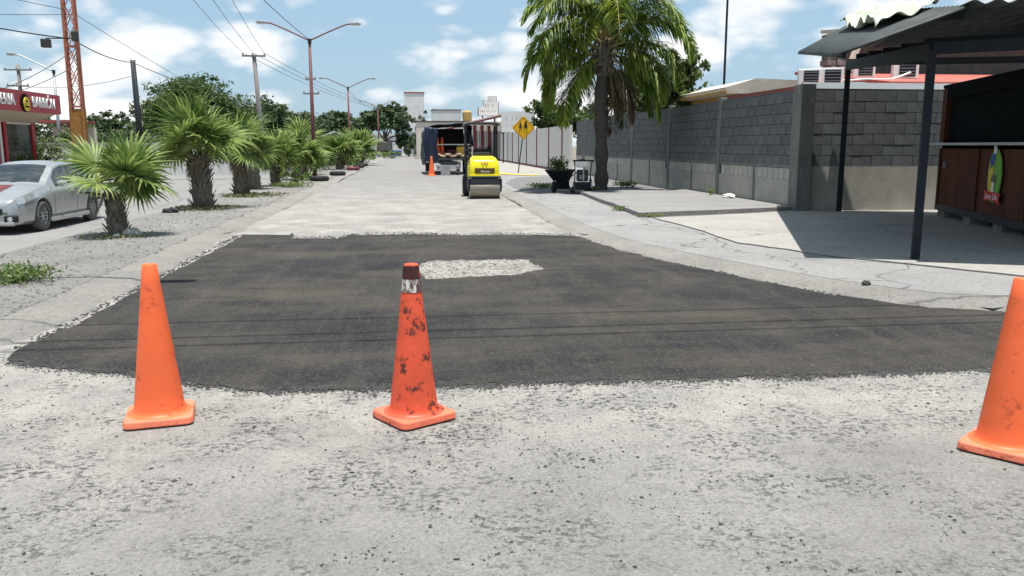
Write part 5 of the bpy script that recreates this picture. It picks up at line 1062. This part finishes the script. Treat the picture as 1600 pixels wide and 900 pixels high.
lg2 = MB().lathe([(0, 0), (.23, 0), (.23, .03), (0, .03)], 24); lg2.v = [(.065 + z, -3.05 + x, 3.06 + y * 1.1) for x, y, z in lg2.v]; lg2 = lg2.build('logo_field', M['logo_yellow'], lg)
MB().prism([(-.16, -.14), (.16, -.14), (.13, -.02), (.05, .12), (-.05, .12), (-.13, -.02)], lambda u, v, d: (d, -3.05 + u, 3.08 + v), .097, .105).build('logo_mark', M['kiosk_dark'], lg2)
MB().prism([(-.10, -.08), (.10, -.08), (.06, .05), (-.06, .05)], lambda u, v, d: (d, -3.05 + u, 3.08 + v), .107, .112).build('logo_mark', M['logo_yellow'], lg2)
MB().tube([(-1.0, -4.2, 2.82), (-1.0, -4.2, 2.66)], .05, 8).build('soffit_lamp', M['dark_metal'], sh)
o2 = thing('open_shed', 'pale plank-walled shed with red posts and flat roof beyond the restaurant', 'shed', (-22.6, 54, -.2))
for i in range(3): MB().box((.3 + i * .9, 3, 1.5), (.86, .08, 2.8)).build('wall_plank', M['far_cream'], o2)
for i in range(2): MB().box((.0 + i * 2, 0, 1.55), (.16, .16, 3.1)).build('post', M['far_red'], o2)
MB().box((1.0, 1.5, 3.2), (2.8, 3.6, .16)).build('roof', M['far_red'], o2)
lw = thing('low_white_wall', 'low white wall with grey coping behind the shrubs', 'wall', (-19, 47, 0), 0)
for i in range(8): MB().box((.5 + i * 1.6, 0, .8), (1.58, .15, 1.6)).build('wall_panel', M['far_white'], lw)
MB().box((6, 0, 1.66), (13, .22, .10)).build('coping', M['far_grey'], lw)
rb = thing('rough_rail_fence', 'rough dark rail fence along the far side of the left carriageway', 'fence', (-16.4, 46, -.2))
for i in range(14): MB().tube([(0, i * 2.2, 0), (.02, i * 2.2, 1.35)], .06, 6).build('post', M['bark'], rb)
for z in (.5, 1.2): MB().tube([(0, 0, z), (.05, 14, z + .06), (0, 29, z)], .035, 6).build('rail', M['wood_pole'], rb)
ysn = thing('yellow_notice', 'small yellow and red notice board behind the tallest palm', 'notice board', (-11.9, 50, -.2))
MB().box((-2.6, 0, 1.35), (.75, .05, .7)).build('panel', M['sign_yellow'], ysn); MB().box((-2.6, -.01, .93), (.75, .05, .16)).build('red_strip', M['far_red'], ysn); MB().box((-2.6, .06, .5), (.08, .06, 1.0)).build('post', M['dark_metal'], ysn)
# ================================================================ FAR BUILDINGS
def building(label, x, y, w_, d_, h, m, wins, roof=None, name='far_building', rm='far_grey', band=None):
    t = thing(name, label, 'building', (x, y, 0)); MB().box((0, d_ / 2, h / 2), (w_, d_, h)).build('wall', M[m], t); MB().box((0, d_ / 2, h + .1), (w_ + .2, d_ + .2, .22)).build('roof', M[rm], t)
    for wx, wz, ww_, wh, mm_ in wins:
        o = MB().box((wx, -.02, wz), (ww_, .08, wh)).build('window', M[mm_], t); MB().box((wx, -.05, wz - wh / 2 - .05), (ww_ + .15, .14, .08)).build('sill', M['far_grey'], o)
    if band: MB().box((0, -.03, band[0]), (w_ + .04, .06, band[1])).build('painted_band', M[band[2]], t)
    return t
T_ = building('tall plain white tower block with faded lettering at the street end', .6, 172, 3.9, 6, 11.9, 'far_white', [(-1.2, 5.2, .5, .7, 'window'), (.3, 5.0, .5, .6, 'window')], rm='far_red', name='white_tower')
scribble(T_, -.05, [(9.2, -.7, .9, .6), (8.1, -1.2, 1.5, .8), (6.7, -1.1, 1.2, .6)], M['print_grey'], 12)
B_ = building('small white shop with blue window sign left of the tall tower', .0, 165, 3.4, 6, 3.9, 'far_white', [(0, 1.2, 1.2, 1.6, 'window')])
sgn_b = MB().box((-.1, -.08, 2.9), (1.9, .1, 1.3)).build('sign_panel', M['far_blue'], B_)
for i in range(3): MB().box((-.6 + i * .5, -.14, 2.9), (.06, .03, 1.2)).build('sign_bar', M['far_white'], sgn_b)
building('pale blue shop with dark window right of the tall tower', 4.6, 162, 2.6, 5, 4.3, 'far_white', [(0, 2.7, 1.4, 1.2, 'window')], band=(3.9, .5, 'far_blue'))
building('white single-storey shop with blue plinth behind the leafy street tree', -5.4, 126, 7.6, 6, 3.0, 'far_white', [(-1.8, 1.5, .7, 1.0, 'window'), (1.6, 1.3, 1.8, 1.5, 'window')], band=(.42, .85, 'far_blue'), rm='far_white')
building('grey unfinished two-storey house left of the round bushy tree', -14.2, 135, 4.4, 6, 5.4, 'far_grey', [(-1.2, 4.3, .9, 1.0, 'kiosk_dark'), (.9, 4.3, .9, .9, 'kiosk_dark')])
building('grey upper house set back beside the round bushy tree', -11.6, 140, 3.2, 6, 6.6, 'far_grey', [(0, 5.4, .8, .9, 'kiosk_dark')])
building('small pink kiosk by the leafy street tree', .6, 150, 1.5, 2, 2.9, 'far_white', [(.2, 1.2, .6, 1.6, 'far_red')])
building('long pale building along the far left carriageway', -28, 100, 16, 6, 3.2, 'far_cream', [(-5, 1.7, 1.2, 1.1, 'window'), (0, 1.7, 1.2, 1.1, 'window'), (5, 1.7, 1.2, 1.1, 'window')], rm='far_red')
cp = thing('open_carport', 'open white metal carport frame beside the second red-brown lamp', 'carport', (-10.3, 96, 0))
for i in range(4): MB().box((i * 1.1, (i % 2) * 1.5, 1.15), (.1, .1, 2.3)).build('post', M['far_white'], cp)
for s in (0, 1.5): MB().bar((-.5, s, 2.25), (1.65, s, 3.1), .09).build('rafter', M['far_white'], cp); MB().bar((1.65, s, 3.1), (3.9, s, 2.25), .09).build('rafter', M['far_white'], cp)
MB().bar((-.5, 0, 2.25), (3.9, 0, 2.25), .09).build('tie', M['far_white'], cp)
bd_ = thing('notice_trailer', 'green panel trailer parked under the leafy street tree', 'trailer', (-3.6, 110, 0))
MB().box((0, 0, 1.5), (1.9, .2, 1.2)).build('panel', M['leaf_far'] if False else M['dark_wall'], bd_); MB().box((0, 0, .5), (.2, .2, 1.0)).build('post', M['dark_metal'], bd_)
# ================================================================ SILVER SEDAN
car = thing('silver_sedan', 'dusty silver four-door sedan driving on the left carriageway', 'car', (-8.82, 18.2, -.25), R(-1.5))
LN = 4.54; FA, RA = .90, 3.50; WR = .325
def lerpt(tab, y):
    for (a, va), (b_, vb) in zip(tab, tab[1:]):
        if a <= y <= b_:
            t = (y - a) / (b_ - a); t = t * t * (3 - 2 * t) * .35 + t * .65; return va + (vb - va) * t
    return tab[-1][1] if y > tab[-1][0] else tab[0][1]
ZT = [(0, .60), (.06, .70), (.25, .79), (.7, .89), (1.15, .97), (1.30, 1.00), (1.62, 1.19), (2.02, 1.395), (2.4, 1.46), (2.8, 1.465), (3.2, 1.425), (3.6, 1.27), (3.98, 1.115), (4.15, 1.09), (4.42, 1.07), (4.50, .98), (4.54, .80)]
HW = [(0, .55), (.08, .70), (.25, .80), (.6, .865), (1.2, .88), (3.4, .88), (4.1, .845), (4.4, .78), (4.54, .66)]
ZB_ = [(0, .27), (.1, .20), (.6, .19), (4.1, .20), (4.45, .26), (4.54, .34)]
BELT = [(0, .58), (.2, .70), (1.2, .885), (2.5, .93), (3.6, .985), (4.2, 1.00), (4.54, .86)]
RW = [(1.2, .78), (1.5, .72), (2.1, .60), (2.8, .585), (3.4, .60), (3.9, .70), (4.2, .76)]
def section(y):
    w_ = lerpt(HW, y); zt = lerpt(ZT, y); zb = lerpt(ZB_, y); be = min(lerpt(BELT, y), zt - .06); rw = lerpt(RW, y) if 1.2 < y < 4.2 else w_ * .88
    rw = min(rw, w_ * .9); gh_ = max(0, zt - be)
    pts_ = [(0, zb), (w_ * .86, zb), (w_ * .965, zb + .07), (w_ * .995, zb + .2), (w_, .56 * be + .44 * zb), (w_ * .992, be - .12), (w_ * .965, be - .02), (w_ * .93, be + .012)]
    pts_ += [(w_ * .93 + (rw - w_ * .93) * k_, be + .012 + (gh_ - .012) * q_) for k_, q_ in ((.30, .34), (.62, .66), (.90, .90))] + [(rw * .86, zt - .012), (rw * .5, zt + .01), (0, zt + .018)]
    return pts_
NY = 64; ysx = [LN * (i / NY) for i in range(NY + 1)]; half = [section(y) for y in ysx]; kk = len(half[0])
b = MB(); vs = []
for y, s in zip(ysx, half):
    ring = [(x, y, z) for x, z in s] + [(-x, y, z) for x, z in s[-2:0:-1]]
    vs += ring
rk = len(vs) // (NY + 1)
b.add(vs, [(i * rk + j, i * rk + (j + 1) % rk, (i + 1) * rk + (j + 1) % rk, (i + 1) * rk + j) for i in range(NY) for j in range(rk)] + [tuple(range(rk - 1, -1, -1)), tuple(NY * rk + j for j in range(rk))])
body = b.build('body', M['car'], car, smooth=True)
cut = MB()
for yy in (FA, RA):
    for s in (-1, 1): cut.lathe([(0, -.2), (WR + .055, -.2), (WR + .055, .2), (0, .2)], 36, (s * .80, yy, WR + .01), 'X')
cm = cut.build('arch_cutter', None, car); md = body.modifiers.new('arches', 'BOOLEAN'); md.object = cm; md.operation = 'DIFFERENCE'; md.solver = 'EXACT'
bpy.context.view_layer.update(); dg = bpy.context.evaluated_depsgraph_get(); nm = bpy.data.meshes.new_from_object(body.evaluated_get(dg)); body.modifiers.clear(); body.data = nm; nm.polygons.foreach_set('use_smooth', [True] * len(nm.polygons)); bpy.data.objects.remove(cm)
md = body.modifiers.new('split', 'EDGE_SPLIT'); md.split_angle = R(38)
def xside(y, z):
    s = section(y)[4:12]
    for (x0, z0), (x1, z1) in zip(s, s[1:]):
        if z0 <= z <= z1 + 1e-9: return x0 + (x1 - x0) * (z - z0) / max(1e-6, z1 - z0)
    return s[-1][0]
def sideglass(y0, y1, name, zlo=.02, off=.006):
    for s in (1, -1):
        def f(u, v):
            y = y0 + (y1 - y0) * u; be = lerpt(BELT, y) + zlo; top = lerpt(ZT, y) - .085; top = max(top, be + .012); z = be + (top - be) * v; return (s * (xside(y, z) + off), y, z)
        MB().grid(14, 6, f).build(name, M['glass'], car, smooth=True)
sideglass(1.66, 2.53, 'front_door_glass'); sideglass(2.62, 3.55, 'rear_door_glass')
def topz(x, y):
    s = section(y)[10:14][::-1]
    for (x0, z0), (x1, z1) in zip(s, s[1:]):
        if x0 <= abs(x) <= x1: return z0 + (z1 - z0) * (abs(x) - x0) / max(1e-6, x1 - x0)
    return s[-1][1]
def topglass(y0, y1, name, ws, off=.008):
    def f(u, v):
        y = y0 + (y1 - y0) * u; x = (v * 2 - 1) * (ws[0] + (ws[1] - ws[0]) * u); return (x, y, topz(x, y) + off)
    MB().grid(10, 12, f).build(name, M['glass'], car, smooth=True)
topglass(1.36, 2.0, 'windscreen', (.60, .52)); topglass(3.28, 3.86, 'rear_screen', (.52, .58))
wheel_t = MB().lathe([(.21, -.09), (.27, -.10), (.312, -.085), (.325, -.05), (.325, .05), (.312, .085), (.27, .10), (.21, .09)], 36, (0, 0, 0), 'X').mesh('tyre', M['tyre'], True)
rim_m = MB(); rim_m.lathe([(.212, -.09), (.212, .07), (.20, .075), (.19, .05)], 32, (0, 0, 0), 'X'); rim_m.lathe([(0, .062), (.045, .06), (.05, .045)], 14, (0, 0, 0), 'X')
for i in range(10):
    a = 2 * math.pi * i / 10; d = Vector((0, math.cos(a), math.sin(a))); rim_m.bar(Vector((.052, 0, 0)) + d * .04, Vector((.058, 0, 0)) + d * .205, .034, .02)
rim_me = rim_m.mesh('rim', M['rim']); disc_me = MB().lathe([(0, .02), (.2, .02), (.2, .03)], 24, (0, 0, 0), 'X').mesh('brake_disc', M['car_trim'])
for yy in (FA, RA):
    for s in (-1, 1):
        t_ = obj('wheel_tyre', wheel_t, car, (s * .775, yy, WR), (0, 0, 0 if s > 0 else math.pi)); obj('rim', rim_me, t_); obj('brake_disc', disc_me, t_)
for s in (-1, 1):
    def hl(u, v): y = .10 + .62 * u; z0 = .615 + .14 * u; z = z0 + v * (.13 - .02 * u); return (s * (lerpt(HW, y) * .985 + .012 - .03 * v), y, z)
    MB().grid(10, 4, hl).build('headlight', M['lens'], car, smooth=True)
    MB().box((s * .60, .02, .33), (.26, .10, .14), rz=s * .35).build('fog_lamp_recess', M['car_trim'], car, bevel=.02)
    MB().lathe([(0, 0), (.05, 0), (.05, .02), (0, .02)], 14, (s * .60, 0, 0)).build('fog_lamp', M['lens'], car).matrix_local = Matrix.Translation((0, -.03, .33)) @ Matrix.Rotation(R(90), 4, 'X')
    mr_ = MB().lathe([(0, -.11), (.055, -.10), (.075, 0), (.06, .09), (0, .11)], 14, (0, 0, 0), 'X').build('mirror', M['car'], car, smooth=True); mr_.location = (s * 1.0, 1.60, 1.0); mr_.scale = (1, .8, .95)
    MB().bar((s * .86, 1.62, .97), (s * .95, 1.60, .99), .04).build('mirror_arm', M['car_trim'], car)
    for yy, zz_ in ((2.36, .80), (3.28, .83)): MB().box((s * (xside(yy, zz_) + .018), yy, zz_), (.03, .17, .03)).build('door_handle', M['car'], car, bevel=.01)
    for yy in (1.42, 2.57):
        def seam(u, v): z = .33 + u * .56; y = yy + (v - .5) * .012 + .03 * math.sin(u * 3); return (s * (xside(y, max(z, section(y)[4][1] + .001)) + .003 if z > section(y)[4][1] else s * 1 * (lerpt(HW, y) * .997 + .003) * s), y, z)
        MB().grid(8, 1, seam).build('door_seam', M['car_trim'], car)
    MB().box((s * .872, 2.2, .225), (.07, 2.0, .10)).build('side_skirt', M['car'], car, bevel=.03)
    MB().box((s * .868, 2.2, .31), (.02, 1.9, .012)).build('sill_line', M['car_trim'], car)
    MB().box((s * .62, 4.46, .88), (.34, .12, .2), rz=s * -.3).build('tail_light', M['far_red'], car, bevel=.03)
    def bst(u, v): y = 2.545 + v * .07; z = lerpt(BELT, y) + .02 + u * (lerpt(ZT, y) - .10 - lerpt(BELT, y)); return (s * (xside(y, z) + .007), y, z)
    MB().grid(6, 1, bst).build('pillar_trim', M['car_trim'], car)
MB().box((0, .01, .48), (.9, .06, .14)).build('lower_grille', M['car_trim'], car, bevel=.02); MB().box((0, .02, .63), (.7, .05, .06)).build('upper_grille', M['car_trim'], car, bevel=.015)
MB().box((0, .0, .235), (1.35, .14, .09)).build('front_lip', M['car'], car, bevel=.03); MB().box((0, -.03, .42), (.36, .02, .15)).build('number_plate', M['white'], car)
MB().box((0, 4.30, 1.12), (1.2, .22, .03)).build('boot_spoiler', M['car'], car, bevel=.012)
def stripe(u, v): y = .35 + .75 * u; x = .05 + (v - .5) * .3; return (x, y, topz(x, y) + .006)
MB().grid(8, 4, stripe).build('hood_stripe', M['car_red'], car, smooth=True)
MB().tube([(-.45, 1.34, 1.03), (.2, 1.42, 1.075)], .012, 5).build('wiper', M['car_trim'], car); MB().tube([(0, 1.33, 1.03), (.55, 1.44, 1.08)], .012, 5).build('wiper', M['car_trim'], car)
print('tris', sum(len(m_.polygons) for m_ in bpy.data.meshes), 'objects', len(bpy.data.objects))
